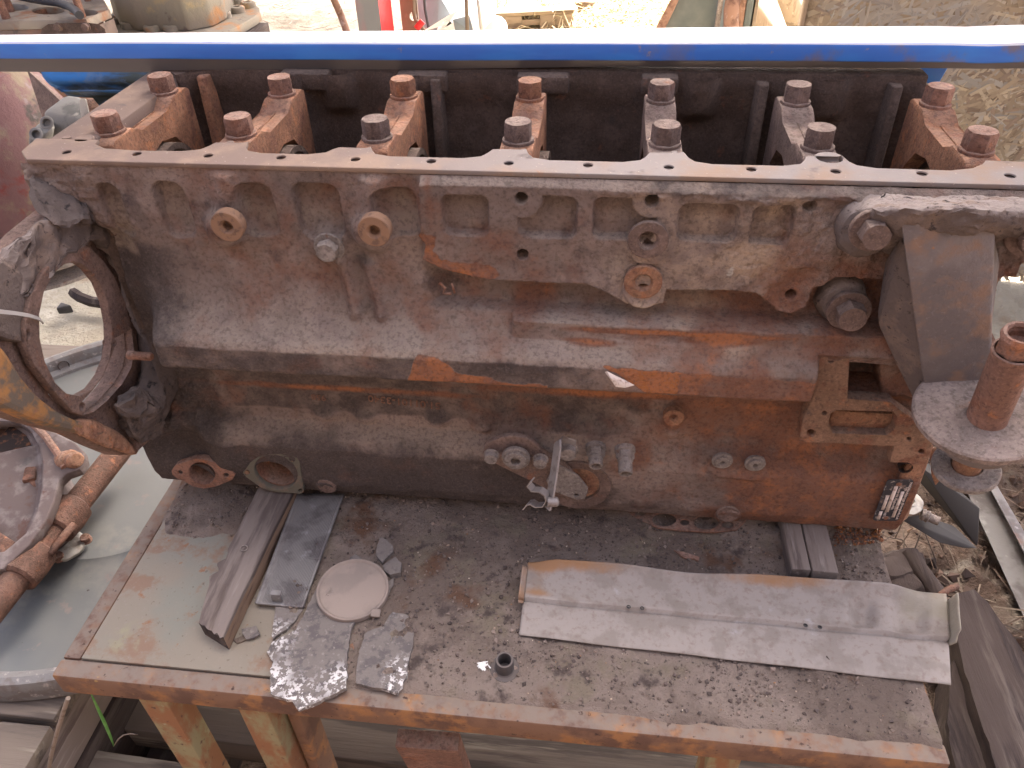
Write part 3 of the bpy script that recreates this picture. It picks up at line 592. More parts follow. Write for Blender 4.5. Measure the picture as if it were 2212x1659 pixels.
# closed body behind the skin: deck, ends, inner walls
def part_box(name, x0, x1, y0, y1, z0, z1, mt, par=ENG, bev=0.004):
    return link(name, box_me(x1-x0, y1-y0, z1-z0, bev), mt, par, Matrix.Translation(((x0+x1)/2, (y0+y1)/2, (z0+z1)/2+G)))
part_box('deck', -0.488, 0.487, -0.040, 0.225, -0.490, -0.455, M_iron)
part_box('lower_core', -0.470, 0.440, -0.036, 0.215, -0.456, -0.245, M_int)
part_box('bay_floor', -0.470, 0.470, -0.072, 0.205, -0.250, -0.215, M_int)
part_box('inner_front_wall', -0.455, 0.490, -0.0790, -0.0700, -0.25, -0.024, M_int, bev=0.003)
# back wall of the crankcase with bays bulging between the bulkheads
def back_wall():
    xs = np.arange(-0.478, 0.480, 0.004); zs = np.linspace(-0.235, ZF-0.001, 60)
    X, Z = np.meshgrid(xs, zs, indexing='ij')
    ph = (X+0.465)/0.155; u = ph-np.floor(ph)
    Y = 0.176 + 0.030*np.clip(np.sin(u*math.pi), 0, 1)**0.5 - 0.030*ss(-.07, -.02, Z)*0.3 - 0.03*ss(-.12, -.23, Z)
    Y += (fbm(X*14, Z*14, 3)-.5)*.010
    for k in range(7):
        if k in (1, 4, 5): Y -= 0.016*np.exp(-((X-(-.465+.155*k+.052))/.020)**4)*ss(-.075, -.055, Z)
    V = np.stack([X, Y, Z+G], -1)
    return link('back_wall', grid_me(V), M_int, ENG)
back_wall()
part_box('rear_flange_rail', -0.505, 0.478, 0.206, 0.236, -0.030, ZF, M_int)

# sump flange with its scalloped inner edge and threaded holes
def sump_flange():
    out = [(-0.521, -0.047), (-0.516, -0.082), (-0.497, -0.1025), (0.53, -0.1015), (0.53, -0.05)]
    inner = []
    def lobe(xc, wl, wr, yt, rr=0.012):
        return [(xc+wr+rr+.012, -.0715), (xc+wr+rr*.6, -.066), (xc+wr+.002, -.0575), (xc+wr-.002, yt+.003), (xc+wr-.007, yt), (xc-wl+.007, yt), (xc-wl+.002, yt+.003-.004), (xc-wl-.002, -.0575), (xc-wl-rr*.6, -.066), (xc-wl-rr-.012, -.0715)]
    inner += [(0.455, -.047), (0.449, -.056), (0.437, -.066), (0.415, -.0725)]
    for k in (5, 4, 3, 2, 1):
        xc = -.465+.155*k + {5: -.004, 4: -.001, 3: -.004, 2: -.010, 1: 0.010}[k]
        inner += lobe(xc, .019, .019, {5: -.046, 4: -.046, 3: -.047, 2: -.052, 1: -.046}[k])
    inner += [(-0.395, -.0725), (-0.43, -.069), (-0.447, -.058), (-0.449, -.047)]
    holes = [circ(-0.4654+0.0775*k, -0.0814, 0.0048, 14) for k in range(13)]
    holes += [circ(*[v for v in at(181, 298, z=ZF)[:2]], 0.0105, 20), circ(*[v for v in at(143, 295.5, z=ZF)[:2]], 0.0048, 14), circ(*[v for v in at(497, 306, z=ZF)[:2]], 0.0040, 12),
              circ(*[v for v in at(1457, 328, z=ZF)[:2]], 0.0036, 12), circ(*[v for v in at(1792, 340, z=ZF)[:2]], 0.0125, 22)]
    f = link('sump_flange', plate_me(out+inner, holes, 0.0050, 0.0010), M_flange, ENG, Matrix.Translation((0, 0, ZF-0.0025+G)))
    for k in range(13):
        link('threaded_hole', lathe_me([(0.0050, -0.016), (0.0046, -0.014), (0.0049, -0.012), (0.0046, -0.010), (0.0049, -0.008), (0.0046, -0.006), (0.0049, -0.004), (0.0047, -0.0015)], 14, cap1=False), M_hole, f, Matrix.Translation((-0.4654+0.0775*k, -0.0814, ZF+G)))
sump_flange()
link('flange_return', jitter(box_me(0.055, 0.30, 0.022, 0.004), 0.0015, 60), M_flange, ENG, Matrix.Translation((-0.494, 0.09, ZF-0.018+G)))

# main bearing caps with their bolts, bulkheads and bearing shells
cap_prof = [(.133, -.135), (.122, -.088), (.100, -.063), (.0665, -.056), (.033, -.063), (.011, -.088), (.0, -.135), (-.030, -.135), (-.030, -.026), (-.022, -.022), (.016, -.022), (.024, -.027), (.034, -.034), (.098, -.034), (.108, -.027), (.116, -.022), (.155, -.022), (.163, -.026), (.163, -.135)]
def cap_me(wd):
    n = len(cap_prof); v = [(-wd/2, y, z) for y, z in cap_prof]+[(wd/2, y, z) for y, z in cap_prof]
    f = [(i, (i+1) % n, (i+1) % n+n, i+n) for i in range(n)]+[tuple(reversed(range(n))), tuple(range(n, 2*n))]
    bm = bmesh.new(); vs = [bm.verts.new(p) for p in v]
    for q in f: bm.faces.new([vs[i] for i in q])
    bmesh.ops.bevel(bm, geom=list(bm.edges), offset=0.0022, segments=2, affect='EDGES', profile=.5)
    return autosmooth(bm_mesh(bm), 40)
capme = cap_me(0.036)
boltme = bolt_me(0.0155, 0.0185, 0.0170, 0.0035)
webme = hull_me([(-.007, -.075, -.05), (.007, -.075, -.05), (-.007, -.075, -.24), (.007, -.075, -.24), (-.007, -.04, -.24), (.007, -.04, -.24), (-.007, -.034, -.12), (.007, -.034, -.12)])
rwebme = hull_me([(-.008, .185, -.016), (.008, .185, -.016), (-.008, .20, -.24), (.008, .20, -.24), (-.006, .166, -.016), (.006, .166, -.016), (-.006, .166, -.07), (.006, .166, -.07), (-.005, .15, -.24), (.005, .15, -.24)], 0.002)
for k in range(7):
    x = -0.465+0.155*k; mt = M_cap if k in (0, 1, 2, 3, 6) else M_capdark
    c = link('bearing_cap', capme if k == 0 else capme.copy(), mt, ENG, Matrix.Translation((x, 0, G)))
    link('cap_ridge', box_me(0.0018, 0.070, 0.0012), mt, c, Matrix.Translation((x, 0.066, -0.0335+G)))
    for y in (0.0, 0.133):
        bm_ = M_brown if (k in (0, 1) or k == 6) else (M_cap if y > 0 and k in (2, 3) else M_capdark)
        link('cap_bolt', boltme if (k == 0 and y == 0) else boltme.copy(), bm_, c, Matrix.Translation((x, y, -0.022+G)) @ Matrix.Rotation(R_(17+23*k+11*(y > 0)), 4, 'Z'))
    link('bulkhead', webme.copy(), M_int, ENG, Matrix.Translation((x+.004, 0, G)))
    if k in (0, 2, 5, 6): link('rear_web', rwebme.copy(), M_int if k else M_cap, ENG, Matrix.Translation((x+(.030 if k < 4 else -.030), .010, G)))
    if k in (1, 2, 3, 4): part_box('rear_lobe', x-.022, x+.024+(.02 if k < 4 else -.0), .182, .2065, -.034, ZF-.0005, M_int)
    link('bearing_shell', lathe_me([(.052, -.016), (.052, .016), (.0445, .016), (.0445, -.016)], 40, cap0=False, cap1=False), M_int, ENG, frame((x+.012, .066, -.115+G), (1, 0, 0)))
part_box('bulkhead_saddle', -0.47, 0.47, 0.02, 0.115, -0.235, -0.165, M_int)

# ---- bosses, plugs and bolts on the side wall
OUT = (0, -1, 0)
def on_side(px, py, y): return at(px, py, y=y)
ring = lathe_me([(.0165, -.012), (.0168, -.001), (.0160, 0), (.0080, 0), (.0062, -.0016), (.0052, -.004), (.0058, -.006), (.0052, -.008), (.0052, -.011)], 36, cap0=False)
for (px, py, y, mt, s) in ((489, 491, -.1275, M_tanboss, 1.0), (807, 501, -.1275, M_tanboss, 1.0), (1455, 903, -.0965, M_orange, .74)):
    link('threaded_boss', ring.copy(), mt, ENG, frame(on_side(px, py, y), OUT) @ Matrix.Diagonal((s, s, s, 1)))
for (px, py, mt, r) in ((1400, 520, M_capdark, .0200), (1389, 611, M_orange, .0194)):
    link('boss_ring', lathe_me([(r, -.004), (r, -.0006), (r-.0008, 0), (.0105, 0), (.0086, -.002), (.0076, -.0045), (.0083, -.006), (.0076, -.008), (.0083, -.010), (.0076, -.013)], 36, cap0=False), mt, ENG, frame(on_side(px, py, -.1180), OUT))
b = link('plug_bolt', lathe_me([(.0165, 0), (.0165, .0022), (.0158, .003), (.0115, .003), (.0118, .0034), (.0118, .0125), (.0100, .0145), (.004, .0146)], 36, hexes=(3, 4, 5)), M_steel, ENG, frame(on_side(712, 533, -.107), OUT) @ Matrix.Rotation(R_(14), 4, 'Z'))
for (px, py, y, r, h) in ((706, 1050, -.106, .0135, .0015), (1572, 1110, -.107, .0150, .0015)):
    link('core_plug', lathe_me([(r, -.002), (r, 0), (r-.0015, h), (r*.35, h), (r*.28, h+.0012), (.0008, h+.0012)], 32), M_capdark, ENG, frame(on_side(px, py, y), OUT))
for px, py in ((1560, 995), (1631, 1001)):
    link('oil_plug', lathe_me([(.0125, -.002), (.0125, .001), (.0115, .0018), (.0090, .0018), (.0088, .0035), (.0078, .0042), (.0030, .0042), (.0022, .001), (.0020, -.001)], 32), M_steel, ENG, frame(on_side(px, py, -.1085), OUT))
link('cast_disc', lathe_me([(.0172, -.002), (.0170, .0006), (.0162, .0012), (.002, .0012), (.0012, .0020), (.0004, .0022)], 36), M_capdark, ENG, frame(on_side(492, 679, -.1150), (0, -1, .25)))
# cast arrow mark
link('cast_arrow', tube_me([at(949, 611, y=-.1115), at(962, 622, y=-.1125), at(957, 633, y=-.1125), at(975, 634, y=-.1135)], 0.0016, 6), M_brown, ENG)
link('cast_mark', tube_me([at(976, 612, y=-.1115), at(982, 633, y=-.113)], 0.0013, 6), M_brown, ENG)
# raised part number, cast upside down with the block
t = text_me('51.01101-3340', 0.0155, 0.0007)
p = at(873, 868, y=-.0815)
link('cast_number', t, M_brown, ENG, Matrix.Translation(p) @ Matrix.Rotation(R_(4), 4, 'Y') @ Matrix.Rotation(R_(90), 4, 'X') @ Matrix.Rotation(R_(180), 4, 'Z'), smooth=False)
t = text_me('958', 0.013, 0.0006)
link('cast_number', t, M_brown, ENG, Matrix.Translation(at(688, 858, y=-.0812)) @ Matrix.Rotation(R_(4), 4, 'Y') @ Matrix.Rotation(R_(90), 4, 'X') @ Matrix.Rotation(R_(180), 4, 'Z'), smooth=False)

link('paint_flake', jitter(hull_me([at(1306, 803, y=-.1535), at(1312, 802, y=-.158), at(1372, 832, y=-.1545), at(1350, 838, y=-.160), at(1330, 836, y=-.163), at(1318, 815, y=-.162)], .0003), .0004, 200), M_plate_lt, ENG)
# ---- coolant ports at lower left
def side_plate(name, outline, holes, th, y, mt, par=ENG, bev=0.001, up=(0, 0, 1)):
    """plate facing the viewer; outline in photo points on plane y"""
    q = lambda L: [(at(a, b, y=y).x, at(a, b, y=y).z) for a, b in L]
    me = plate_me(q(outline), [q(h) for h in holes], th, bev)
    return link(name, me, mt, par, Matrix.Translation((0, y+th/2, 0)) @ Matrix.Rotation(R_(90), 4, 'X'))
def ell(cx, cy, rx, ry, n=24, tilt=0):
    t = R_(tilt); return [(cx+rx*math.cos(a)*math.cos(t)-ry*math.sin(a)*math.sin(t), cy+rx*math.cos(a)*math.sin(t)+ry*math.sin(a)*math.cos(t)) for a in [2*math.pi*k/n for k in range(n)]]
pf = side_plate('port_flange', [(370, 1017), (380, 1004), (400, 998), (414, 993), (436, 991), (462, 999), (482, 1009), (500, 1016), (508, 1026), (502, 1037), (486, 1044), (464, 1052), (440, 1056), (416, 1051), (398, 1040), (382, 1034), (372, 1026)],
           [ell(436, 1023, 29, 23, 24, 18), ell(389, 1021, 5.5, 4.5, 12), ell(488, 1027, 6, 5, 12)], 0.010, -.110, M_brown)
link('port_bore', lathe_me([(.0198, .001), (.0185, -.003), (.0172, -.05), (.004, -.056)], 28, cap0=False), M_brown, pf, frame(at(436, 1023, y=-.107), OUT))
sg = side_plate('port_gasket', [(526, 1020), (540, 1000), (556, 988), (580, 981), (620, 980), (640, 983), (647, 992), (650, 1020), (656, 1060), (650, 1068), (636, 1066), (600, 1064), (566, 1056), (544, 1040), (530, 1030)],
           [ell(596, 1020, 48, 36, 28, 20), ell(533, 1021, 6.5, 5.5, 12), ell(631, 993, 6.5, 5, 12), ell(649, 1060, 5, 4, 12)], 0.008, -.109, M_gasket)
link('port_bore', lathe_me([(.0305, 0), (.0300, -.002), (.0265, -.002), (.0258, -.006), (.0250, -.035), (.016, -.050), (.004, -.052)], 32, cap0=False), M_brown, sg, frame(at(596, 1020, y=-.1035), OUT))
for px, py in ((533, 1021), (631, 993)):
    link('brass_stud', lathe_me([(.0042, -.006), (.0042, 0), (.0030, .0008), (.0010, .0009)], 14), M_tanboss, sg, frame(at(px, py, y=-.1075), OUT))

# ---- oil cover plate, spacer disc, fittings and the strip bracket
cp = side_plate('cover_plate', [(1043, 978), (1046, 964), (1060, 954), (1085, 945), (1110, 942), (1135, 946), (1152, 955), (1170, 975), (1186, 985), (1210, 1000), (1225, 1010), (1262, 1052), (1270, 1066), (1262, 1080), (1240, 1082), (1205, 1070), (1150, 1042), (1090, 1012), (1050, 992)],
           [], 0.008, -.124, M_capdark, bev=0.0015)
side_plate('cover_edge', [(1200, 1002), (1250, 1030), (1270, 1056), (1264, 1078), (1245, 1080), (1190, 1060), (1180, 1040)], [ell(1245, 1070, 4.5, 3.5, 10)], 0.004, -.1285, M_steel, cp)
sp = link('spacer_disc', lathe_me([(.0430, -.004), (.0430, .0035), (.0422, .0045), (.0290, .0045), (.0270, .003), (.0265, -.004), (.010, -.005)], 48, cap0=False), M_capdark, ENG, frame(on_side(1247, 1045, -.108), OUT))
link('bore_plug', lathe_me([(.0268, 0), (.026, .0015), (.012, .002), (.003, .002)], 36), M_orange, sp, frame(on_side(1250, 1042, -.1115), OUT))
link('socket_plug', lathe_me([(.0175, 0), (.0175, .004), (.0162, .0055), (.0140, .0055), (.0138, .0085), (.0125, .0095), (.0070, .0095), (.0066, .0090), (.0064, .001), (.003, .001)], 32, hexes=(6, 7, 8)), M_steel, cp, frame(on_side(1115, 986, -.132), OUT))
for px, py, s in ((1062, 982, 1), (1168, 992, 1)):
    link('cover_bolt', bolt_me(.0088, .0075, .0098, .0015), M_steel, cp, frame(on_side(px, py, -.132), OUT) @ Matrix.Rotation(R_(20), 4, 'Z') )
link('cover_bolt', bolt_me(.0105, .0090, .0120, .002), M_steel, cp, frame(on_side(1228, 970, -.126), OUT) @ Matrix.Rotation(R_(35), 4, 'Z'))
def fitting(px, py, y, ln, tilt=-.25):
    p = on_side(px, py, y)
    f = link('pipe_fitting', lathe_me([(.0125, -.003), (.0125, .003), (.0112, .0035), (.0112, .011), (.0100, .0125), (.0092, .0125), (.0096, .0145), (.0084, .0150), (.0084, .011+ln), (.0078, .012+ln), (.0062, .012+ln), (.0060, .005+ln), (.002, .004+ln)], 30, hexes=(2, 3, 4)), M_steel, ENG, frame(p, (0.05, -1, tilt)))
    return f
fitting(1287, 968, -.117, .014); fitting(1350, 972, -.119, .020, -.35)
# strip bracket with pipe clip
def strip_mesh():
    path = [at(1243, 958, y=-.128), at(1216, 949, y=-.128), at(1208, 950, y=-.134), at(1205, 962, y=-.138), at(1200, 1000, y=-.150), at(1194, 1040, y=-.163), at(1188, 1078, y=-.176), at(1182, 1098, y=-.183)]
    wv = [Vector((0.0, 0.003, -.016))]*2+[Vector((-.004, .010, -.012))]+[Vector((-.010, .016, -.006))]*5
    v = []; f = []
    for p, w_ in zip(path, wv):
        n = w_.cross(Vector((0.2, -.3, -1))).normalized()*0.0014
        v += [p-w_*.5*.8-n, p+w_*.5*.8-n, p+w_*.5*.8+n, p-w_*.5*.8+n]
    for i in range(len(path)-1):
        for k in range(4): f.append((i*4+k, i*4+(k+1) % 4, i*4+4+(k+1) % 4, i*4+4+k))
    f += [(3, 2, 1, 0), tuple(range(len(v)-4, len(v)))]
    bm = bmesh.new(); vs = [bm.verts.new(q) for q in v]
    for q in f: bm.faces.new([vs[i] for i in q])
    bmesh.ops.bevel(bm, geom=list(bm.edges), offset=0.0005, segments=1, affect='EDGES')
    return autosmooth(bm_mesh(bm), 40)
st = link('strip_bracket', strip_mesh(), M_zinc, ENG)
def ribbon(path, w, th):
    """bent strip: path of points, width vector w"""
    v = []; f = []; w = Vector(w)
    for i, p in enumerate(path):
        t = (path[min(i+1, len(path)-1)]-path[max(i-1, 0)]).normalized(); n = t.cross(w).normalized()*th/2
        v += [p-w/2-n, p+w/2-n, p+w/2+n, p-w/2+n]
    for i in range(len(path)-1):
        for k in range(4): f.append((i*4+k, i*4+(k+1) % 4, i*4+4+(k+1) % 4, i*4+4+k))
    f += [(3, 2, 1, 0), tuple(range(len(v)-4, len(v)))]
    return autosmooth(mesh(v, f), 40)
cl = [(1150, 1036), (1143, 1046), (1152, 1057), (1168, 1058), (1180, 1066), (1184, 1078), (1176, 1090), (1160, 1091), (1150, 1085), (1142, 1086), (1134, 1096)]
link('pipe_clip', ribbon([at(a, b, y=-.178) for a, b in cl], (0.004, .012, -.004), 0.0014), M_zinc, st)
link('clip_rivet', lathe_me([(.006, -.008), (.006, .004), (.004, .006), (.001, .006)], 16), M_zinc, st, frame(at(1196, 1084, y=-.180), (1, .2, -.1)))

# ---- pump mounting frame at right
q = [(1726, 770), (1745, 757), (1880, 752), (1905, 764), (1907, 772), (1836, 775), (1831, 862), (1925, 868), (1938, 880), (1972, 905), (2018, 950), (2010, 985), (2002, 1004), (1968, 1004), (1960, 1000), (1922, 1000), (1931, 965), (1800, 958), (1740, 956), (1727, 944), (1736, 900), (1757, 855), (1764, 802), (1727, 798)]
slot = [(1795, 894), (1808, 887), (1928, 890), (1938, 900), (1930, 930), (1915, 940), (1800, 936), (1790, 920)]
pfm = side_plate('pump_frame', q, [slot, ell(1795, 779, 7, 6, 12), ell(1781, 893, 5, 4.5, 12), ell(1752, 936, 9, 8, 14), ell(1964, 948, 5, 4, 12), ell(1991, 976, 6.5, 5, 12)], 0.016, -.128, iron('pump_frame_rust', (0.225, 0.138, 0.095), rust=0.46, dust=0.35, off=53, dark=0.34), bev=0.0015)
part_box('slot_floor', at(1780, 930, y=-.11).x, at(1945, 900, y=-.11).x, -.116, -.100, at(1800, 945, y=-.11).z-G, at(1800, 880, y=-.11).z-G, M_orange, pfm)
part_box('pump_cavity', .345, .485, -.035, .02, -.33, -.20, M_int)
link('cavity_hub', lathe_me([(.030, 0), (.030, .012), (.022, .014), (.018, .010), (.008, .010)], 30), M_int, ENG, frame(at(1868, 855, y=-.045), (-.1, -.8, .5)))
end = hull_me([at(1985, 950, y=-.105), at(2020, 950, y=-.1), at(1960, 1010, y=-.110), at(1999, 1015, y=-.105), at(1887, 1128, y=-.106), at(1941, 1135, y=-.104), at(1985, 950, y=-.05), at(2020, 950, y=-.05), at(1930, 1128, y=-.05), at(1960, 1120, y=-.05)], 0.002)
ef = link('end_flange', end, M_orange, ENG)
link('threaded_hole', lathe_me([(.0078, 0), (.0070, -.002), (.0074, -.004), (.0070, -.006), (.0074, -.008), (.002, -.010)], 18, cap0=False), M_hole, ef, frame(at(1957, 1012, y=-.1125), OUT))
# name plate, its print running down the plate
def name_plate():
    c = [at(1912, 1034, y=-.1125), at(1973, 1038, y=-.1125), at(1941, 1127, y=-.1125), at(1889, 1122, y=-.1125)]
    ux = ((c[1]-c[0])+(c[2]-c[3])).normalized(); hz = ((c[0]-c[3])+(c[1]-c[2])).normalized()
    wd = ((c[1]-c[0]).length+(c[2]-c[3]).length)/2; ht = ((c[0]-c[3]).length+(c[1]-c[2]).length)/2
    nrm = Vector((0, -1, 0)); ctr = (c[0]+c[1]+c[2]+c[3])/4
    xa = ux; ya = (hz - ux*hz.dot(ux)).normalized()*1.0
    sh = hz.dot(ux)
    MW = Matrix.Identity(4)
    for i in range(3): MW[i][0], MW[i][1], MW[i][2], MW[i][3] = ux[i], hz[i], nrm[i], ctr[i]
    pl = link('name_plate', plate_me(rrect(-wd/2, wd/2, -ht/2, ht/2, .004), [], .0012, .0002), M_plate_blk, ENG, MW)
    def field(x, y0, y1, w_): link('plate_field', box_me(w_, (y1-y0), .0006), M_plate_lt, pl, MW @ Matrix.Translation((x, (y0+y1)/2, .0008)))
    field(-.0005*0+wd*.24, -ht*.40, ht*.23, wd*.12); field(-wd*.08, -ht*.27, ht*.36, wd*.14); field(-wd*.27, -ht*.22, ht*.13, wd*.12); field(-wd*.30, -ht*.46, -ht*.26, wd*.12)
    for txt, x, y, s in (('MAN Nutzfahrzeuge Aktiengesellschaft', wd*.42, 0, .0042), ('Typ', wd*.33, ht*.30, .0050), ('Motor-Nr./Engine-No.', wd*.085, ht*.06, .0046), ('NI/NII', -wd*.12, -ht*.36, .0044)):
        me = text_me(txt, s, .00015); link('plate_text', me, M_plate_lt, pl, MW @ Matrix.Translation((x, y, .0008)) @ Matrix.Rotation(R_(-90), 4, 'Z'), smooth=False)
    for y in (-ht*.42, ht*.40): link('plate_rivet', lathe_me([(.0032, 0), (.0028, .0009), (.001, .0012)], 14), M_brown, pl, MW @ Matrix.Translation((-wd*.02, y, .0006)))
name_plate()

def lump_me(pts, amp, freq, seed=0, edge=.007, amp2=.0):
    """organic solid: hull, finely divided, then roughened"""
    me = hull_me(pts, 0); bm = bmesh.new(); bm.from_mesh(me)
    bmesh.ops.bevel(bm, geom=list(bm.edges), offset=.006, segments=2, affect='EDGES', profile=.5, clamp_overlap=True)
    bmesh.ops.triangulate(bm, faces=bm.faces[:])
    for _ in range(6):
        e = [q for q in bm.edges if q.calc_length() > edge]
        if not e: break
        bmesh.ops.subdivide_edges(bm, edges=e, cuts=1); bmesh.ops.triangulate(bm, faces=[f for f in bm.faces if len(f.verts) > 3])
    bmesh.ops.recalc_face_normals(bm, faces=bm.faces[:]); bm.to_mesh(me); bm.free()
    jitter(me, amp, freq, seed); jitter(me, amp2 or amp*.4, freq*3.3, seed+3); autosmooth(me, 60); return me
def resample(pts, n):
    P_ = [Vector(p) for p in pts]; out = []
    for k in range(n):
        u = k/(n-1)*(len(P_)-1); i = min(int(u), len(P_)-2); t = u-i; a, b = P_[max(i-1, 0)], P_[min(i+2, len(P_)-1)]; p, q = P_[i], P_[i+1]
        out.append(.5*((2*p)+(q-a)*t+(2*a-5*p+4*q-b)*t*t+(3*p-a-3*q+b)*t**3))
    return out
# ---- engine mount bracket at the right end
br = link('mount_bracket', hull_me([at(1946, 484, y=-.172), at(2150, 474, y=-.172), at(2136, 935, y=-.164), at(2014, 965, y=-.164), at(1950, 484, y=-.155), at(2150, 474, y=-.155), at(2136, 935, y=-.148), at(2016, 965, y=-.148)], 0.0025), M_brkt, ENG)
link('bracket_flank', jitter(hull_me([at(1950, 500, y=-.166), at(2010, 940, y=-.160), at(1986, 880, y=-.145), at(1890, 700, y=-.126), at(1912, 560, y=-.112), at(2150, 500, y=-.16), at(2160, 560, y=-.11), at(2130, 760, y=-.13), at(2120, 880, y=-.15)], 0.005, 3), .0008, 60), M_crust, br)
ledge = link('bracket_ledge', lump_me([at(1838, 470, y=-.104), at(1852, 432, y=-.104), at(1900, 418, y=-.104), at(2330, 430, y=-.104), at(1860, 505, y=-.135), at(1850, 470, y=-.14), at(1885, 445, y=-.158), at(1940, 452, y=-.176), at(2150, 448, y=-.180), at(2330, 460, y=-.16), at(1950, 505, y=-.172), at(2150, 500, y=-.176), at(2330, 520, y=-.14), at(1905, 555, y=-.12)], .0035, 55, 6, .006, .0022), M_crust, br)
def on_b(px, py, y, r, h, mt, name='bracket_bolt', rot=0):
    return link(name, bolt_me(r, h, r*1.45, .005), mt, br, frame(at(px, py, y=y), (0, -1, .05)) @ Matrix.Rotation(R_(rot), 4, 'Z'))
on_b(1882, 494, -.150, .0135, .014, M_capdark, rot=10); on_b(1832, 668, -.112, .0150, .016, M_capdark, rot=40); on_b(2225, 500, -.150, .015, .014, M_capdark)
link('crust_boss', jitter(lathe_me([(.026, -.03), (.0255, -.010), (.024, -.002), (.020, .003), (.014, .005), (.004, .006)], 40), .0035, 70), M_crust, br, frame(at(1820, 655, y=-.106), OUT))
link('crust_boss', jitter(lathe_me([(.030, -.03), (.0295, -.005), (.029, .012), (.024, .022), (.017, .026), (.004, .027)], 40), .004, 60), M_crust, br, frame(at(1872, 480, y=-.108), (-.2, -1, 0)))
# rubber mount hanging from it: stem, disc, core, bolt
AX = Vector((-.125, -.13, 1.0)).normalized()
base = at(2120, 888, y=-.205); sbase = base + (at(2124, 920, y=-.212)-base) ; sbase = sbase - AX*(sbase-base).dot(AX)
mo = link('mount_disc', lathe_me([(.030, -.012), (.055, -.011), (.0585, -.008), (.059, -.002), (.057, 0), (.044, .0015), (.036, .0008), (.012, .0022)], 56), iron('disc_rust', (0.22, 0.172, 0.15), rust=0.3, dust=0.35, off=81, dark=0.1), ENG, frame(base, AX))
link('stem', lathe_me([(.0182, -.002), (.0174, .002), (.0172, .010), (.0172, .083), (.0180, .084), (.0180, .088), (.0160, .0885)], 36, cap1=False), M_brown, mo, frame(sbase, AX))
link('stem_nut', lathe_me([(.0160, .088), (.0162, .090), (.0162, .101), (.0158, .105), (.0142, .109), (.0118, .109), (.0104, .106), (.0108, .104), (.0100, .102), (.0105, .100), (.0100, .096), (.006, .093)], 36, hexes=(0, 1, 2), cap0=False), M_brown, mo, frame(sbase, AX))
link('mount_core', jitter(lathe_me([(.033, -.036), (.036, -.032), (.038, -.020), (.040, -.011)], 36), .0008, 90), M_brkt, mo, frame(sbase, AX))
link('mount_shaft', lathe_me([(.0135, -.075), (.0135, -.036)], 24), M_orange, mo, frame(sbase, AX))
link('mount_washer', lathe_me([(.0305, -.080), (.0315, -.078), (.0315, -.074), (.0300, -.072), (.0150, -.0715), (.0145, -.074)], 36), M_steel, mo, frame(sbase, AX))
link('mount_nut', lathe_me([(.0195, -.092), (.0215, -.089), (.0215, -.081), (.020, -.080)], 36, hexes=(1, 2)), M_orange, mo, frame(sbase, AX))

M_grease = mat('thick_old_grease', (0.100, 0.078, 0.070), [((0.155, 0.118, 0.103), ('n', 24, 0.5, 0.66)), ((0.17, 0.14, 0.125), ('up', 0.3, 0.95), ('k', .25)), ((0.035, 0.03, 0.03), ('n', 90, 0.56, 0.7, 5, 4))], rough=0.9, bump=((140, 0.9, 0.004), (45, 0.6, 0.008)))
# ---- starter flange at the left end
XS = -0.470
def end_plate(name, outline, holes, th, x, mt, par=ENG, bev=.0015):
    q = lambda L: [(at(a, b, x=x).y, at(a, b, x=x).z) for a, b in L]
    me = plate_me(q(outline), [q(h) for h in holes], th, bev)
    mw = Matrix(((0, 0, 1, x-th/2), (1, 0, 0, 0), (0, 1, 0, 0), (0, 0, 0, 1)))
    return link(name, me, mt, par, mw)
hole = [(160, 566), (176, 570), (192, 582), (215, 611), (232, 652), (241, 700), (242, 740), (236, 776), (222, 810), (200, 840), (172, 855), (145, 850), (120, 826), (98, 781), (87, 730), (86, 680), (96, 631), (118, 590), (140, 571)]
ringo = [(168, 522), (195, 535), (222, 560), (250, 600), (272, 655), (286, 710), (291, 760), (285, 795), (266, 830), (232, 868), (203, 892), (180, 899), (158, 890), (115, 842), (76, 790), (58, 748), (53, 705), (66, 640), (92, 590), (125, 548), (148, 528)]
rg = end_plate('starter_flange', ringo, [hole, ell(61, 722, 5.5, 10, 12), ell(246, 741, 4.5, 6, 10), ell(178, 879, 5.5, 9, 12)], 0.011, XS, M_ring)
hb = [(lambda a, b: (172+(a-165)*1.40, 712+(b-712)*1.22))(*h) for h in hole]
house = end_plate('flywheel_housing', [(230, 430), (120, 455), (60, 505), (10, 560), (-80, 650), (-90, 860), (-20, 880), (40, 905), (100, 922), (160, 938), (215, 965), (262, 984), (292, 982), (318, 960), (352, 925), (370, 820), (350, 640), (310, 520)], [hb], 0.026, XS-.016, M_ring, bev=.004)
end_plate('housing_rim', [(-60, 670), (-20, 715), (20, 765), (48, 812), (85, 855), (128, 888), (165, 905), (205, 915), (232, 932), (190, 938), (120, 922), (60, 902), (0, 872), (-60, 830)], [], .022, XS-.001, M_yrust, bev=.006)
link('housing_foot', lump_me([at(150, 905, x=XS-.004), at(200, 905, x=XS-.002), at(262, 940, x=XS), at(300, 975, x=XS), at(285, 985, x=XS), at(215, 962, x=XS), at(165, 935, x=XS), at(200, 905, x=XS-.05), at(300, 975, x=XS-.05), at(165, 935, x=XS-.05)], .003, 60, 1), M_orange, ENG)
link('grease_lump', lump_me([at(245, 885, x=XS+.004), at(300, 850, x=XS+.03), at(352, 890, x=XS+.03), at(345, 940, x=XS+.010), at(305, 972, x=XS+.004), at(275, 930, x=XS+.003), at(300, 830, x=XS+.015), at(290, 880, x=XS+.016), at(250, 870, x=XS-.02), at(345, 900, x=XS-.02)], .009, 45, 2, .006, .004), M_grease, ENG)
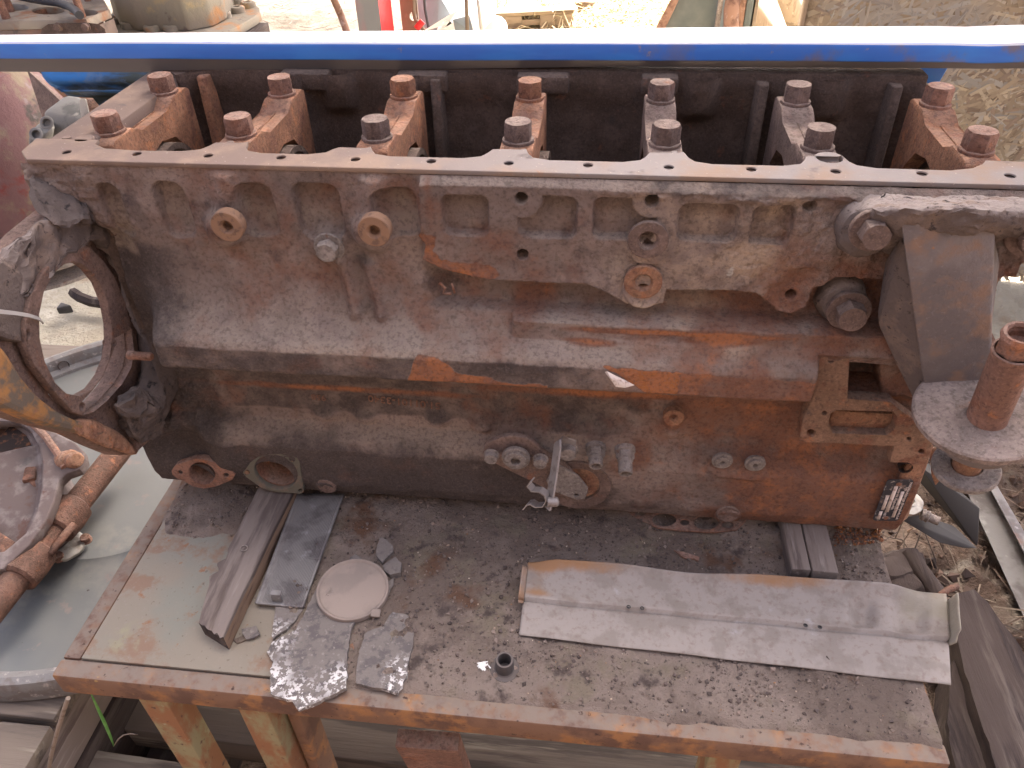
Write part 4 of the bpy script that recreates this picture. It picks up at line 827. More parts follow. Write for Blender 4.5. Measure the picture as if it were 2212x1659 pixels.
fil = resample([at(a, b, x=XS+dx) for a, b, dx in ((185, 490, -.004), (240, 515, .0), (285, 565, .004), (320, 630, .006), (338, 700, .006), (345, 770, .006), (338, 830, .006), (318, 880, .006), (285, 915, .004))], 70)
rr = list(np.interp(np.linspace(0, 8, 70), range(9), [.012, .018, .023, .026, .026, .024, .025, .022, .014]))
link('grease_fillet', jitter(jitter(tube_me(fil, rr, 36), .008, 40, 3), .0035, 150, 5), M_grease, ENG)
link('housing_arm', lump_me([at(95, 475, x=XS-.002), at(200, 455, x=XS+.004), at(190, 520, x=XS+.003), at(120, 560, x=XS-.002), at(60, 650, x=XS-.006), at(-40, 720, x=XS-.008), at(-60, 600, x=XS-.012), at(40, 520, x=XS-.01), at(95, 475, x=XS-.04), at(200, 455, x=XS-.05), at(-60, 600, x=XS-.05)], .006, 50, 4, .008, .003), M_crust, ENG)
end_plate('housing_face', [(-80, 600), (5, 555), (55, 590), (62, 640), (50, 700), (52, 740), (20, 735), (-80, 690)], [], .018, XS-.003, M_crust, bev=.005)
link('end_lug', lump_me([at(66, 352, x=-.506), at(170, 372, x=-.492), at(205, 420, x=-.475), at(205, 480, x=-.468), at(95, 490, x=-.474), at(58, 420, x=-.496), at(205, 470, x=-.44), at(160, 380, x=-.54), at(70, 350, x=-.54)], .008, 45, 5, .006, .004), M_grease, ENG)
link('starter_stud', lathe_me([(.0052, 0), (.0056, .001), (.0056, .009)]+[(.0048+.0006*(k % 2), .010+.0011*k) for k in range(18)]+[(.0040, .031), (.001, .0312)], 16), M_brown, ENG, frame(at(277, 767, x=XS), (1, -.02, 0)))

# ------------------------------------------------------------------ blue panel lying on the far flange
def blue_panel():
    t = thing('painted_sill', (0.0, 0.22, -0.012+G), 'long blue painted steel panel with white top lying across the engine', 'panel')
    xs = np.linspace(-1.15, 1.25, 121)
    rows = []; low = []
    for x in xs:
        z1 = .0205 + .0085*(x)*.9; z0 = z1-.0185; wob = .0003*math.sin(x*9)+.0002*math.sin(x*23+1)
        if x > .4: wob += -.0015*math.exp(-((x-.53)/.03)**2)
        wd = .062+.032*x
        zl = z0-.009-.010*max(0, min(1, (.1-x)/.6))
        prof = [(.2+wd, z1-.012), (.2+wd, z1+.0005), (.2+wd-.002, z1+.0015)]+[(.2+wd-.002-(wd-.005)*k/6, z1+.0015) for k in range(1, 6)]+[(.2035, z1+.0015), (.2006, z1), (.2, z1-.0025), (.2, z0+.002), (.2015, z0), (.208, zl+.001), (.216, zl-.001), (.23, zl-.002)]
        rows.append([(x, y, z+wob*(1 if z > z0-.001 else .4)+G) for y, z in prof])
        low.append([1.0 if z <= z0+.0015 and i > 8 else 0.0 for i, (y, z) in enumerate(prof)])
    V = np.array(rows); me = grid_me(V[:, 8:]); attr(me, 'low', np.array(low)[:, 8:]); autosmooth(me, 22)
    o = link('front_lip', me, M_blue, t); s = o.modifiers.new('s', 'SOLIDIFY'); s.thickness = .0012; s.offset = -1
    o = link('top_face', autosmooth(grid_me(V[:, :10]), 22), M_white, t); s = o.modifiers.new('s', 'SOLIDIFY'); s.thickness = .0012; s.offset = -1
blue_panel()

# ------------------------------------------------------------------ steel table
ZT = -0.52
X0, X1, Y0, Y1 = -0.517, 0.484, -0.384, 0.30
T = thing('steel_table', ((X0+X1)/2, (Y0+Y1)/2, 0), 'low rusty steel work table with faded green top under the engine', 'table')
def tb(name, x0, x1, y0, y1, z0, z1, mt, bev=.003, par=T, rot=0):
    return link(name, box_me(x1-x0, y1-y0, z1-z0, bev), mt, par, Matrix.Translation(((x0+x1)/2, (y0+y1)/2, (z0+z1)/2+G)) @ Matrix.Rotation(rot, 4, 'Z'))
FW = .023
tb('top_plate', X0+FW+.0016, X1-FW+.012, Y0+FW+.0016, Y1-FW, ZT-.006, ZT, M_table, .001)
fr = tb('front_rail', X0, X1, Y0, Y0+FW, ZT-.040, ZT-.0005, M_tframe, .004)
tb('back_rail', X0, X1, Y1-FW, Y1, ZT-.040, ZT-.0005, M_tframe, .004)
tb('side_rail', X0+.0005, X0+FW, Y0+FW+.001, Y1-FW-.001, ZT-.040, ZT-.001, M_tframe, .003)
tb('side_rail', X1-FW+.014, X1-.0005, Y0+FW+.001, Y1-FW-.001, ZT-.040, ZT-.001, M_tframe, .003)
for x, y, mt in ((-.408, Y0+.020, M_tleg), (-.285, Y0+.022, M_tleg), (.262, Y0+.022, M_tleg), (-.45, Y1-.03, M_tleg), (.43, Y1-.03, M_tleg)):
    tb('leg', x-.018, x+.018, y-.016, y+.020, -G, ZT-.041, mt, .002)
tb('leg_brace', -.262, -.246, Y0+.03, Y0+.07, -G, ZT-.041, M_tframe, .002)

# dirt caked on the table
def dirt():
    xs = np.arange(X0+.004, X1-.004, .0022); ys = np.arange(Y0+.004, .02, .0022)
    X, Y = np.meshgrid(xs, ys, indexing='ij')
    n1 = fbm(X*9, Y*9, 3); n2 = fbm(X*38, Y*38, 9); n3 = fbm(X*150, Y*150, 6, 3)
    cover = ss(-.36, -.26, X + .55*(Y+.20))                               # bare paint at the front left
    cover = np.maximum(cover, ss(-.20, -.12, Y)*ss(-.52, -.47, X))
    front = ss(Y0+.004, Y0+.035, Y)
    H = (cover*front*1.15 + (n1-.5)*.75 + (n2-.5)*.35 - .42)
    H = np.clip(H, -.3, 1.0)
    Z = ZT - .0012 + .0052*ss(-.05, .5, H) + ss(0.0, .4, H)*((n2-.5)*.006 + (n3-.5)*.0030 + .003*ss(.55, .68, fbm(X*24, Y*24, 12))) - .004*ss(.0, -.15, H)
    Z += .006*ss(-.16, -.06, Y)*ss(0, .4, H)*ss(-.2, -.1, X)*(.4+n2)
    me = grid_me(np.stack([X, Y, Z+G], -1))
    o = link('table_dirt', me, M_dirt); tag(o, 'dark oily dirt caked over the table top', 'dirt'); o['kind'] = 'stuff'
    return X, Y, Z, H
DX, DY, DZ, DH = dirt()
def dirt_z(x, y):
    i = int(np.clip((x-DX[0, 0])/.0022, 0, DX.shape[0]-1)); j = int(np.clip((y-DY[0, 0])/.0022, 0, DX.shape[1]-1))
    return max(float(DZ[i, j]), ZT)
ICO = None
def crumbs(name, n, gen, smin, smax, cols, mt, label, cat='crumbs'):
    """many tiny lumps joined"""
    base = np.array([(1, 0, 0), (-1, 0, 0), (0, 1, 0), (0, -1, 0), (0, 0, 1), (0, 0, -1)], float)
    Fc = [(0, 2, 4), (2, 1, 4), (1, 3, 4), (3, 0, 4), (2, 0, 5), (1, 2, 5), (3, 1, 5), (0, 3, 5)]
    V = np.empty((n, 6, 3)); C = np.empty((n, 3))
    for i in range(n):
        x, y, z = gen(); s = smin+(smax-smin)*random.random()**3
        r = np.linalg.qr(np.random.randn(3, 3))[0]
        V[i] = (base*(s*(.6+.8*np.random.rand(6, 1))))@r + (x, y, z+G+s*.35)
        c = np.array(random.choice(cols))*(.7+.6*random.random()); C[i] = c
    o = link(name, soup(V, Fc, C), mt, smooth=False); o['kind'] = 'stuff'; tag(o, label, cat); return o
def gen_t():
    while True:
        x, y = random.uniform(X0+.01, X1-.01), random.uniform(Y0+.02, -.07)
        i = int((x-DX[0, 0])/.0022); j = int((y-DY[0, 0])/.0022)
        if DH[min(i, DX.shape[0]-1), min(j, DX.shape[1]-1)] > random.uniform(-.05, .5) and (random.random() < .45 or fbm(np.array([x*11]), np.array([y*11]), 21)[0] > .5): return x, y, dirt_z(x, y)
crumbs('dirt_crumbs', 5200, gen_t, .0006, .0034, [(.15, .115, .098), (.13, .10, .088), (.19, .145, .12), (.23, .18, .15), (.105, .083, .074)], M_crumb, 'loose dark dirt crumbs strewn on the table top')
crumbs('pale_grit', 420, gen_t, .0005, .0017, [(.42, .32, .24), (.5, .42, .34), (.3, .18, .11)], M_crumb, 'pale grit specks on the table dirt', 'grit')
def gen_r():
    p = at(random.uniform(1800, 1900), random.uniform(1140, 1185), z=ZT); return p.x, p.y, dirt_z(p.x, p.y)
crumbs('rust_crumbs', 260, gen_r, .001, .0035, [(.28, .12, .05), (.2, .09, .05), (.13, .07, .05)], M_crumb, 'orange rust crumbs beside the wooden block')

# ------------------------------------------------------------------ things on the table
def slab(name, outl, th, zoff, label, cat, mt, white=None, tilt=(0, 0), amp=.0012):
    """thick broken flake: outline in photo points on the table, roughened"""
    P = [at(a, b, z=ZT+zoff) for a, b in outl]; q = []
    for i in range(len(P)):
        a, b = P[i], P[(i+1) % len(P)]; n = max(1, int((b-a).length/.005))
        for k in range(n):
            c = a.lerp(b, k/n); e = (b-a).normalized(); j = (random.random()-.5)*.0022
            q.append((c.x-e.y*j, c.y+e.x*j))
    cx, cy = sum(p[0] for p in q)/len(q), sum(p[1] for p in q)/len(q)
    bm = bmesh.new(); vt = [bm.verts.new((x, y, 0)) for x, y in q]; f = bm.faces.new(vt)
    r = bmesh.ops.triangulate(bm, faces=[f])
    for _ in range(3): bmesh.ops.subdivide_edges(bm, edges=[e for e in bm.edges if e.calc_length() > .008], cuts=1, use_grid_fill=False)
    bmesh.ops.triangulate(bm, faces=bm.faces[:])
    ex = bmesh.ops.extrude_face_region(bm, geom=bm.faces[:])
    for v in [g for g in ex['geom'] if isinstance(g, bmesh.types.BMVert)]: v.co.z += th
    for v in bm.verts:
        v.co.z += tilt[0]*(v.co.x-cx)+tilt[1]*(v.co.y-cy)
        v.co.z += (float(fbm(np.array([v.co.x*45]), np.array([v.co.y*45]), 3)[0])-.5)*amp*2
    me = bm_mesh(bm); autosmooth(me, 45)
    if white:
        w = [max([g[3]*math.exp(-(((v.co.x-c.x)/g[2])**2+((v.co.y-c.y)/g[2])**2)) for g in white for c in [at(g[0], g[1], z=ZT)]]+[0]) for v in me.vertices]
        attr(me, 'white', w)
    lo = min(v.co.z for v in me.vertices)
    o = link(name, me, mt, None, Matrix.Translation((0, 0, ZT+zoff+G-max(lo, -.004)*0)))
    tag(o, label, cat); origin(o); return o
Wb = [(650, 1525, .028, 1.1), (600, 1480, .03, .9), (735, 1480, .03, .9), (690, 1440, .03, .35), (605, 1395, .022, .8), (640, 1375, .02, .6)]
slab('scale_flake', [(597, 1311), (661, 1292), (655, 1320), (640, 1345), (620, 1363), (589, 1385), (590, 1360), (594, 1335)], .005, .001, 'narrow grey scale flake sticking out under the ribbed metal strip', 'flake', M_scale, [(600, 1370, .03, .7)])
slab('scale_flake', [(685, 1274), (663, 1320), (642, 1365), (607, 1384), (596, 1398), (593, 1436), (587, 1454), (587, 1508), (631, 1519), (647, 1541), (693, 1522), (750, 1492), (752, 1414), (758, 1374), (770, 1341), (758, 1293), (720, 1270)], .006, .004, 'biggest grey scale flake with white speckled corner, below the round lid', 'flake', M_scale, Wb, (0.0, -.02))
slab('scale_flake', [(607, 1379), (590, 1390), (579, 1412), (586, 1428), (593, 1436), (596, 1400)], .004, .002, 'thin curled grey sliver at left edge of the biggest flake', 'flake', M_scale, [(590, 1400, .03, .8)])
slab('scale_flake', [(849, 1326), (872, 1330), (895, 1341), (895, 1379), (888, 1420), (878, 1470), (860, 1506), (840, 1497), (820, 1493), (795, 1488), (770, 1483), (772, 1450), (778, 1411), (789, 1376), (808, 1363), (828, 1357), (837, 1344)], .006, .002, 'upright grey scale flake with white lower right corner beside the biggest one', 'flake', M_scale, [(865, 1455, .022, .9), (862, 1490, .02, 1.1), (850, 1335, .015, .5)], (.0, -.02))
slab('dirt_clod', [(822, 1172), (838, 1176), (849, 1188), (852, 1201), (840, 1212), (828, 1223), (815, 1208), (816, 1190)], .009, .002, 'upper grey clod above the round lid', 'clod', M_scale, amp=.003)
slab('dirt_clod', [(830, 1232), (845, 1220), (857, 1212), (868, 1226), (868, 1247), (845, 1252), (834, 1243)], .010, .002, 'lower grey clod touching the upper one', 'clod', M_scale, amp=.003)
slab('dirt_clod', [(852, 1254), (851, 1268), (838, 1290), (826, 1300), (818, 1285), (836, 1262)], .005, .002, 'long brown clod at right rim of the round lid', 'clod', M_scale, amp=.002)
slab('dirt_clod', [(770, 1203), (783, 1211), (786, 1222), (754, 1224), (758, 1211)], .006, .002, 'small grey clod peeking out behind the round lid', 'clod', M_scale, amp=.002)
slab('scale_chip', [(523, 1363), (555, 1353), (563, 1373), (548, 1381), (532, 1384)], .003, .003, 'small square grey chip right of the wooden lath', 'chip', M_scale)
slab('scale_chip', [(504, 1384), (527, 1374), (534, 1385), (513, 1392)], .003, .0, 'smaller dark chip tucked against the lath', 'chip', M_dirt)
slab('scale_chip', [(1455, 1192), (1475, 1195), (1512, 1207), (1508, 1213), (1470, 1204)], .003, .006, 'thin brown scrap lying on dirt behind the sheet metal', 'chip', M_brown)
slab('rust_chip', [(756, 1395), (764, 1391), (765, 1403), (758, 1412), (754, 1404)], .002, .003, 'tiny rust coloured chip between the two big flakes', 'chip', M_orange)

# wooden lath under the left end of the engine
def lath():
    t = thing('wooden_lath', (-.345, -.2, ZT+G), 'grey weathered wooden lath under left end of the engine', 'lath')
    zt = -.4925
    tl = [at(428, 1343, z=zt), at(455, 1250, z=zt), at(482, 1205, z=zt), at(520, 1130, z=zt), at(560, 1048, z=zt), at(585, 1000, z=zt)]
    tr = [at(480, 1376, z=zt), at(520, 1290, z=zt), at(548, 1235, z=zt), at(588, 1150, z=zt), at(628, 1072, z=zt), at(650, 1020, z=zt)]
    n = 40; rows = []
    def lerp_list(L, u):
        k = u*(len(L)-1); i = min(int(k), len(L)-2); return L[i].lerp(L[i+1], k-i)
    for i in range(n+1):
        u = i/n; a, b = lerp_list(tl, u), lerp_list(tr, u); r = []
        if .18 < u < .45: a = a+Vector((.004*math.sin(u*50), 0, 0))
        r.append((a.x+.001, a.y, ZT+.001+G)); 
        for k in range(13):
            p = a.lerp(b, k/12); dz = (fbm(np.array([k*1.7]), np.array([u*3]), 3)[0]-.5)*.0030 - (.004 if k in (6,) and u < .22 else 0) - .002*ss(.06, 0, u)
            r.append((p.x, p.y-(.0012*math.sin(k*1.9)+.001*math.sin(k*4.1) if i == 0 else 0), zt+G+float(dz)))
        r.append((b.x+.0012, b.y, zt-.004+G)); r.append((b.x+.0016, b.y, ZT+.001+G))
        rows.append(r)
    V = np.array(rows)
    link('top_face', grid_me(V[:, 1:15]), M_wood, t); link('bark_side', grid_me(V[:, 13:16]), M_lathside, t); link('left_side', grid_me(V[:, 0:2]), M_lathside, t)
    e = V[0]; me = mesh([tuple(p) for p in e], [tuple(range(len(e)))]); link('sawn_end', me, M_wooddk, t, smooth=False)
    link('nail_ring', lathe_me([(.0052, 0), (.0052, .0008), (.0040, .0008), (.0040, 0)], 20, cap0=False, cap1=False), M_steel, t, frame(at(527, 1185, z=zt+.001)))
lath()
# ribbed aluminium strip
def alu():
    c = [at(550, 1302, z=ZT+.010), at(655, 1311, z=ZT+.010), at(743, 1066, z=ZT+.014), at(640, 1066, z=ZT+.014)]
    t = thing('ribbed_strip', (-.28, -.17, ZT+G), 'ribbed grey aluminium cover strip beside the lath', 'metal strip')
    n = 26; v = []; f = []
    prof = [0.0, 0.0, -.001]+[(-.0012 if k % 2 else -.0002) for k in range(2*n)]+[-.001, .0, .0]
    us = [0, .03, .055]+[.14+.80*k/(2*n-1) for k in range(2*n)]+[.955, .97, 1.0]
    for r, vv in enumerate((0.0, .012, .03, .97, 1.0)):
        for u, z in zip(us, prof):
            p = c[0].lerp(c[1], u).lerp(c[3].lerp(c[2], u), vv); v.append((p.x, p.y, p.z+(z if 0 < r < 4 else max(z, -.0004))))
    k = len(us)
    for r in range(4):
        for i in range(k-1): f.append((r*k+i, r*k+i+1, (r+1)*k+i+1, (r+1)*k+i))
    o = link('ribbed_face', autosmooth(mesh(v, f), 25), M_alu, t); s = o.modifiers.new('s', 'SOLIDIFY'); s.thickness = .003; s.offset = -1
    link('tab', box_me(.013, .003, .014, .0008), M_alu, t, Matrix.Translation(at(597, 1290, z=ZT+.018)) )
    link('tab_lip', box_me(.013, .006, .002, .0006), M_alu, t, Matrix.Translation(at(597, 1279, z=ZT+.024)))
    link('cast_outline', tube_me([at(a, b, z=ZT+.0128) for a, b in ((697, 1160), (684, 1161), (676, 1198), (664, 1205), (690, 1207))], .0006, 5), M_alu, t)
alu()
# round lid
def lid():
    p = at(762, 1272, z=ZT+.015); ax = Vector((.06, -.03, 1))
    t = thing('round_lid', (p.x, p.y, ZT+G), 'dusty pink round lid lying on the flakes', 'lid')
    s = .0448
    o = link('lid_disc', lathe_me([(s*.96, -.0075), (s, -.006), (s, -.002), (s*1.0, .0005), (s*.985, .0014), (s*.95, .0014), (s*.925, .0002), (s*.90, -.0012), (s*.6, -.0005), (s*.1, -.0008)], 64), M_lid, t, frame(p, ax))
    link('hinge_tab', jitter(hull_me([(dx*.006, dy*.005, dz*.004) for dx in (-1, 1) for dy in (-1, 1) for dz in (-1, 1)], .0015), .0006, 200), M_lid, t, frame(at(811, 1325, z=ZT+.010), (.3, -.4, 1)))
lid()
# grommet
g = link('rubber_grommet', lathe_me([(.0165, 0), (.0172, .001), (.0165, .0028), (.0122, .0035), (.0108, .005), (.0104, .021), (.0098, .0225), (.0078, .0225), (.0072, .021), (.0072, .002), (.003, .0015)], 32), M_rubber, None, frame(at(1090, 1446, z=ZT+.003)+Vector((0, 0, 0)), (.03, -.05, 1)))
tag(g, 'dark hollow rubber grommet standing in the dirt', 'grommet')
def fluff():
    p = at(1044, 1437, z=ZT+.006); V = []
    for i in range(26):
        a = random.random()*6.28; d = Vector((math.cos(a), math.sin(a), random.random()*.5)); c = p+Vector((random.gauss(0, .003), random.gauss(0, .002), 0)); w_ = Vector((-d.y, d.x, 0))*.0007
        V.append([c-d*.004-w_, c-d*.004+w_, c+d*.004+w_, c+d*.004-w_])
    o = link('white_fluff', soup(np.array([[list(q) for q in r] for r in V]), [(0, 1, 2, 3)]), M_whitescrap, smooth=False); o['kind'] = 'stuff'; tag(origin(o), 'scrap of white fluff left of the rubber grommet', 'fluff')
fluff()
# bent sheet metal deflector
def deflector():
    t = thing('bent_sheet', (.27, -.26, ZT+G), 'long bent sheet metal strip with rusty rolled edge on the table', 'sheet metal')
    zb = ZT+.009
    A, B = at(1121, 1372, z=zb), at(2054, 1480, z=zb); C_, D_ = at(1140, 1232, z=zb+.003), at(2040, 1300, z=zb+.003)
    nu, prof = 150, [(0, 0), (.02, .0005), (.25, .0025), (.44, .0035), (.468, .0035), (.476, .0012), (.486, .0012), (.500, .0085), (.53, .0092), (.66, .009), (.80, .010), (.90, .0125), (.95, .018), (.985, .026), (1.0, .0275)]
    V = np.empty((nu+1, 0, 3)); tv = []
    T_ = [0]; 
    for a, b in zip(prof[:-1], prof[1:]):
        m_ = max(1, int(abs(b[0]-a[0])/.03)+1); T_ += [a[0]+(b[0]-a[0])*(k+1)/m_ for k in range(m_)]
    T_ = np.array(T_); Zp = np.interp(T_, [p[0] for p in prof], [p[1] for p in prof])
    U = np.linspace(0, 1, nu+1)
    V = np.empty((nu+1, len(T_), 3)); rust = np.zeros(V.shape[:2]); olive = np.zeros(V.shape[:2])
    for i, u in enumerate(U):
        f0, f1 = A.lerp(B, u), C_.lerp(D_, u)
        wave = .5+.5*math.cos(u*9.2-.2)*math.exp(-((u-.33)/.30)**2)
        for j, tt in enumerate(T_):
            p = f0.lerp(f1, tt); z = Zp[j]
            if tt > .86:
                k = (tt-.86)/.14
                lip = (.011*ss(.0, .08, u)*(1-.30*math.exp(-((u-.42)/.14)**2)))*ss(.95, .85, u)
                z = .0115 + lip*k**1.6; p = p + Vector((0, -.003*k*math.exp(-((u-.40)/.12)**2)+.004*k, 0))
            for (uc, tc, ru, rt_, dd) in ((.805, .70, .028, .17, .0095), (.915, .70, .040, .20, .0095)):
                q = ((u-uc)/ru)**4+((tt-tc)/rt_)**4; z -= dd*math.exp(-q*1.2)
            if u < .03: z += .004*(1-u/.03)*ss(.45, .52, tt)*0 
            V[i, j] = (p.x, p.y, p.z+z+.0008*math.sin(u*21+tt*3))
            rust[i, j] = .80*ss(.84, .98, tt)*(.6+.4*math.sin(u*13)) + .5*math.exp(-((u-.03)/.04)**2)*ss(.5, .6, tt) + .35*math.exp(-((tt-.56)/.08)**2)*ss(.35, .05, u)
            olive[i, j] = ss(.84, .93, u)*ss(.55, .8, tt)
    mask_ = lambda i, j: (i > nu*.965 and T_[j] > .93)
    me = grid_me(V); attr(me, 'rust', rust); attr(me, 'olive', olive)
    o = link('sheet', me, M_sheet, t); s = o.modifiers.new('s', 'SOLIDIFY'); s.thickness = .0014; s.offset = -1
    # upturned ends
    def endlip(uu, h, lean, name, mt):
        i = int(uu*nu); r = [V[i, j] for j in range(len(T_)) if .44 <= T_[j] <= .93]; n = len(r)
        W_ = np.empty((5, n, 3))
        for k in range(5):
            for j, p in enumerate(r): W_[k, j] = (p[0]+lean*k/4*(1 if k else 1), p[1]-.002*k/4, p[2]+h*(k/4)*min(1, .35+1.2*math.sin(math.pi*min(.5, (j+.6)/n))))
        me = grid_me(W_); attr(me, 'rust', np.full((5, n), .6 if uu < .5 else .05)); attr(me, 'olive', np.full((5, n), 0 if uu < .5 else 1.0))
        o = link(name, me, mt, t); s = o.modifiers.new('s', 'SOLIDIFY'); s.thickness = .0014
    endlip(1.0, .020, .004, 'end_lip', M_sheet); endlip(0.0, .007, -.006, 'end_lip', M_sheet)
    for px, py in ((1358, 1311), (1387, 1314), (1740, 1351), (1771, 1355)):
        link('rivet_hole', lathe_me([(.0027, .0003), (.0019, .0004), (.0017, -.001), (.0004, -.001)], 12, cap0=False), M_black, t, frame(at(px, py, z=zb+.0115)))
deflector()
# wooden block under the right end, gasket beneath the engine
def wblock():
    t = thing('wooden_block', (.385, -.05, ZT+G), 'cracked dark wooden block under right end of the engine', 'wood block')
    a, b = at(1712, 1233, z=-.491), at(1812, 1233, z=-.491)
    x0, x1, y0 = a.x, b.x, (a.y+b.y)/2
    for i, (u, w_) in enumerate(((x0, x0+(x1-x0)*.42-.0007), (x0+(x1-x0)*.42+.0007, x1))):
        me = box_me(w_-u, .24, -.491-ZT-.001, .002); jitter(me, .0008, 80, i)
        link('split_half', me, M_wood if i else M_wood, t, Matrix.Translation(((u+w_)/2, y0+.12, (-.491+ZT)/2+G+.0005)))
wblock()
hg = plate_me([(lambda p: (p.x, p.y))(at(a, b, z=ZT+.008)) for a, b in ((1352, 1098), (1356, 1112), (1380, 1128), (1420, 1146), (1470, 1152), (1540, 1156), (1590, 1150), (1610, 1130), (1620, 1090), (1400, 1070))],
              [[(lambda p: (p.x, p.y))(at(a, b, z=ZT+.008)) for a, b in e] for e in (ell(1383, 1113, 12, 7, 14), ell(1434, 1128, 26, 15, 20), ell(1478, 1134, 10, 7, 14), ell(1524, 1134, 27, 16, 20), ell(1570, 1139, 13, 8, 14))], .003, .0005)
hg = link('head_gasket', hg, M_brown, None, Matrix.Translation((0, 0, ZT+.0125+G))); tag(origin(hg), 'rusty perforated head gasket half buried under the engine edge', 'gasket')
# cable tie round the starter flange
tie = link('cable_tie', ribbon([at(-60, 668, x=XS+.004), at(-10, 672, x=XS+.012), at(30, 676, x=XS+.014), at(60, 681, x=XS+.012), at(80, 687, x=XS+.008), at(89, 692, x=XS+.001), at(90, 696, x=XS-.012)], (0, .001, -.0055), .0016), M_tie)
tag(origin(tie), 'pale cable tie looped through the starter hole flange', 'cable tie')

# ------------------------------------------------------------------ left of the table
def boxat(name, c, s, mt, par=None, rot=(0, 0, 0), bev=.003, jit=0):
    me = box_me(*s, bev)
    if jit: 
        bm = bmesh.new(); bm.from_mesh(me); bmesh.ops.subdivide_edges(bm, edges=[e for e in bm.edges if e.calc_length() > max(s)*.3], cuts=8, use_grid_fill=True); bm.to_mesh(me); bm.free(); jitter(me, jit, 14, c[0]*7)
    from mathutils import Euler
    return link(name, me, mt, par, Matrix.Translation(c) @ Euler(rot).to_matrix().to_4x4())
DC = Vector((-.735, .085, -.70+G)); DR = .425
dish = thing('steel_dish', DC, 'big round grey steel dish with raised rim left of the table', 'dish')
link('dish_floor', lathe_me([(DR-.030, .0), (DR-.034, .006), (DR-.06, .004), (.30, .002), (.20, .006), (.19, .012), (.05, .012), (.01, .012)], 96), M_dish, dish, Matrix.Translation(DC))
link('dish_rim', lathe_me([(DR-.012, -.004), (DR, .002), (DR+.002, .030), (DR-.002, .040), (DR-.012, .043), (DR-.022, .040), (DR-.026, .034), (DR-.028, .020), (DR-.036, .012), (DR-.038, .004)], 96, cap0=False, cap1=False), M_dishrim, dish, Matrix.Translation(DC))
for a in (70, 100, 135, 160, 200):
    link('rim_hole', lathe_me([(.011, .001), (.010, 0), (.009, -.004), (.002, -.004)], 16, cap0=False), M_hole, dish, frame(DC+Vector((math.cos(R_(a))*(DR-.029), math.sin(R_(a))*(DR-.029), .024)), (-math.cos(R_(a)), -math.sin(R_(a)), .15)))
# wooden pallet beneath the dish
PAL = thing('old_pallet', (-.95, .0, 0), 'stack of grey pallet boards under the steel dish', 'pallet')
for y, w_ in ((-.415, .105), (-.30, .10), (-.17, .11), (-.02, .11), (.12, .11), (.27, .11), (.42, .10)):
    boxat('board', (-.955, y, -.7155+G), (.69, w_, .024), M_woodx, PAL, (0, 0, R_(random.uniform(-.8, .8))), .002, .0012)
for x in (-.66, -.95, -1.25): boxat('bearer', (x, .0, -.775+G), (.08, .95, .094), M_wood, PAL, bev=.003)
for x in (-.66, -.95, -1.25): boxat('foot_post', (x, .0, (-.823+G)/2), (.09, .90, -.823+G-.002), M_wooddk, PAL, bev=.003)
# selector shaft with two forks
SH = thing('fork_shaft', (-.70, -.1, -.66+G), 'rusty selector shaft with two forks lying on the dish', 'fork shaft')
s0, s1 = at(-40, 1345, z=-.622), at(262, 968, z=-.622)
link('shaft', tube_me([s0.lerp(s1, k/6) for k in range(7)], .0205, 20), M_fork, SH)
def fork(u, px, py, name='fork'):
    c = s0.lerp(s1, u); d = (s1-s0).normalized(); tip = at(px, py, z=-.590)
    col = link(name, jitter(lathe_me([(.024, -.028), (.0285, -.024), (.0295, 0), (.0285, .024), (.024, .028)], 28), .0012, 90), M_fork, SH, frame(c, d))
    arm = Vector(tip)-c
    side = d*.014
    link('fork_arm', jitter(hull_me([c-side+Vector((0, 0, .018)), c+side+Vector((0, 0, .018)), c-side-Vector((0, 0, .010)), c+side-Vector((0, 0, .010)), tip-side*.8+Vector((0, 0, .010)), tip+side*.8+Vector((0, 0, .010)), tip-side*.8-Vector((0, 0, .010)), tip+side*.8-Vector((0, 0, .010))], .004), .001, 80), M_fork, col)
    link('fork_pad', box_me(.020, .034, .022, .003), M_fork, col, Matrix.Translation(tip) @ Matrix.Rotation(R_(25), 4, 'Z'))
    return col
fork(.545, 70, 1030); fork(.285, -35, 1150)
a, b = s0.lerp(s1, .33)+Vector((.026, 0, .006)), s0.lerp(s1, .50)+Vector((.026, 0, .006))
link('linking_strip', tube_me([a, b], .0065, 6), M_fork, SH)
# pale alloy cap
cpz = at(150, 1190, z=-.672)
AC = thing('alloy_cover', (cpz.x, cpz.y, -.69+G), 'pale corroded alloy cap with three bolt ears on the dish', 'alloy cap')
link('cap_body', jitter(hull_me([at(a, b, z=-.672) for a, b in ((108, 1205), (125, 1165), (150, 1142), (172, 1152), (185, 1172), (175, 1190), (140, 1212))]+[at(a, b, z=-.690) for a, b in ((100, 1210), (125, 1160), (150, 1138), (178, 1150), (190, 1172), (178, 1195), (140, 1216))], .004), .0015, 70), M_paleal, AC)
for px, py in ((187, 1167), (129, 1206), (165, 1140)): link('ear_bolt', bolt_me(.008, .008, .009, .002), M_brown, AC, frame(at(px, py, z=-.676), (.1, -.1, 1)))
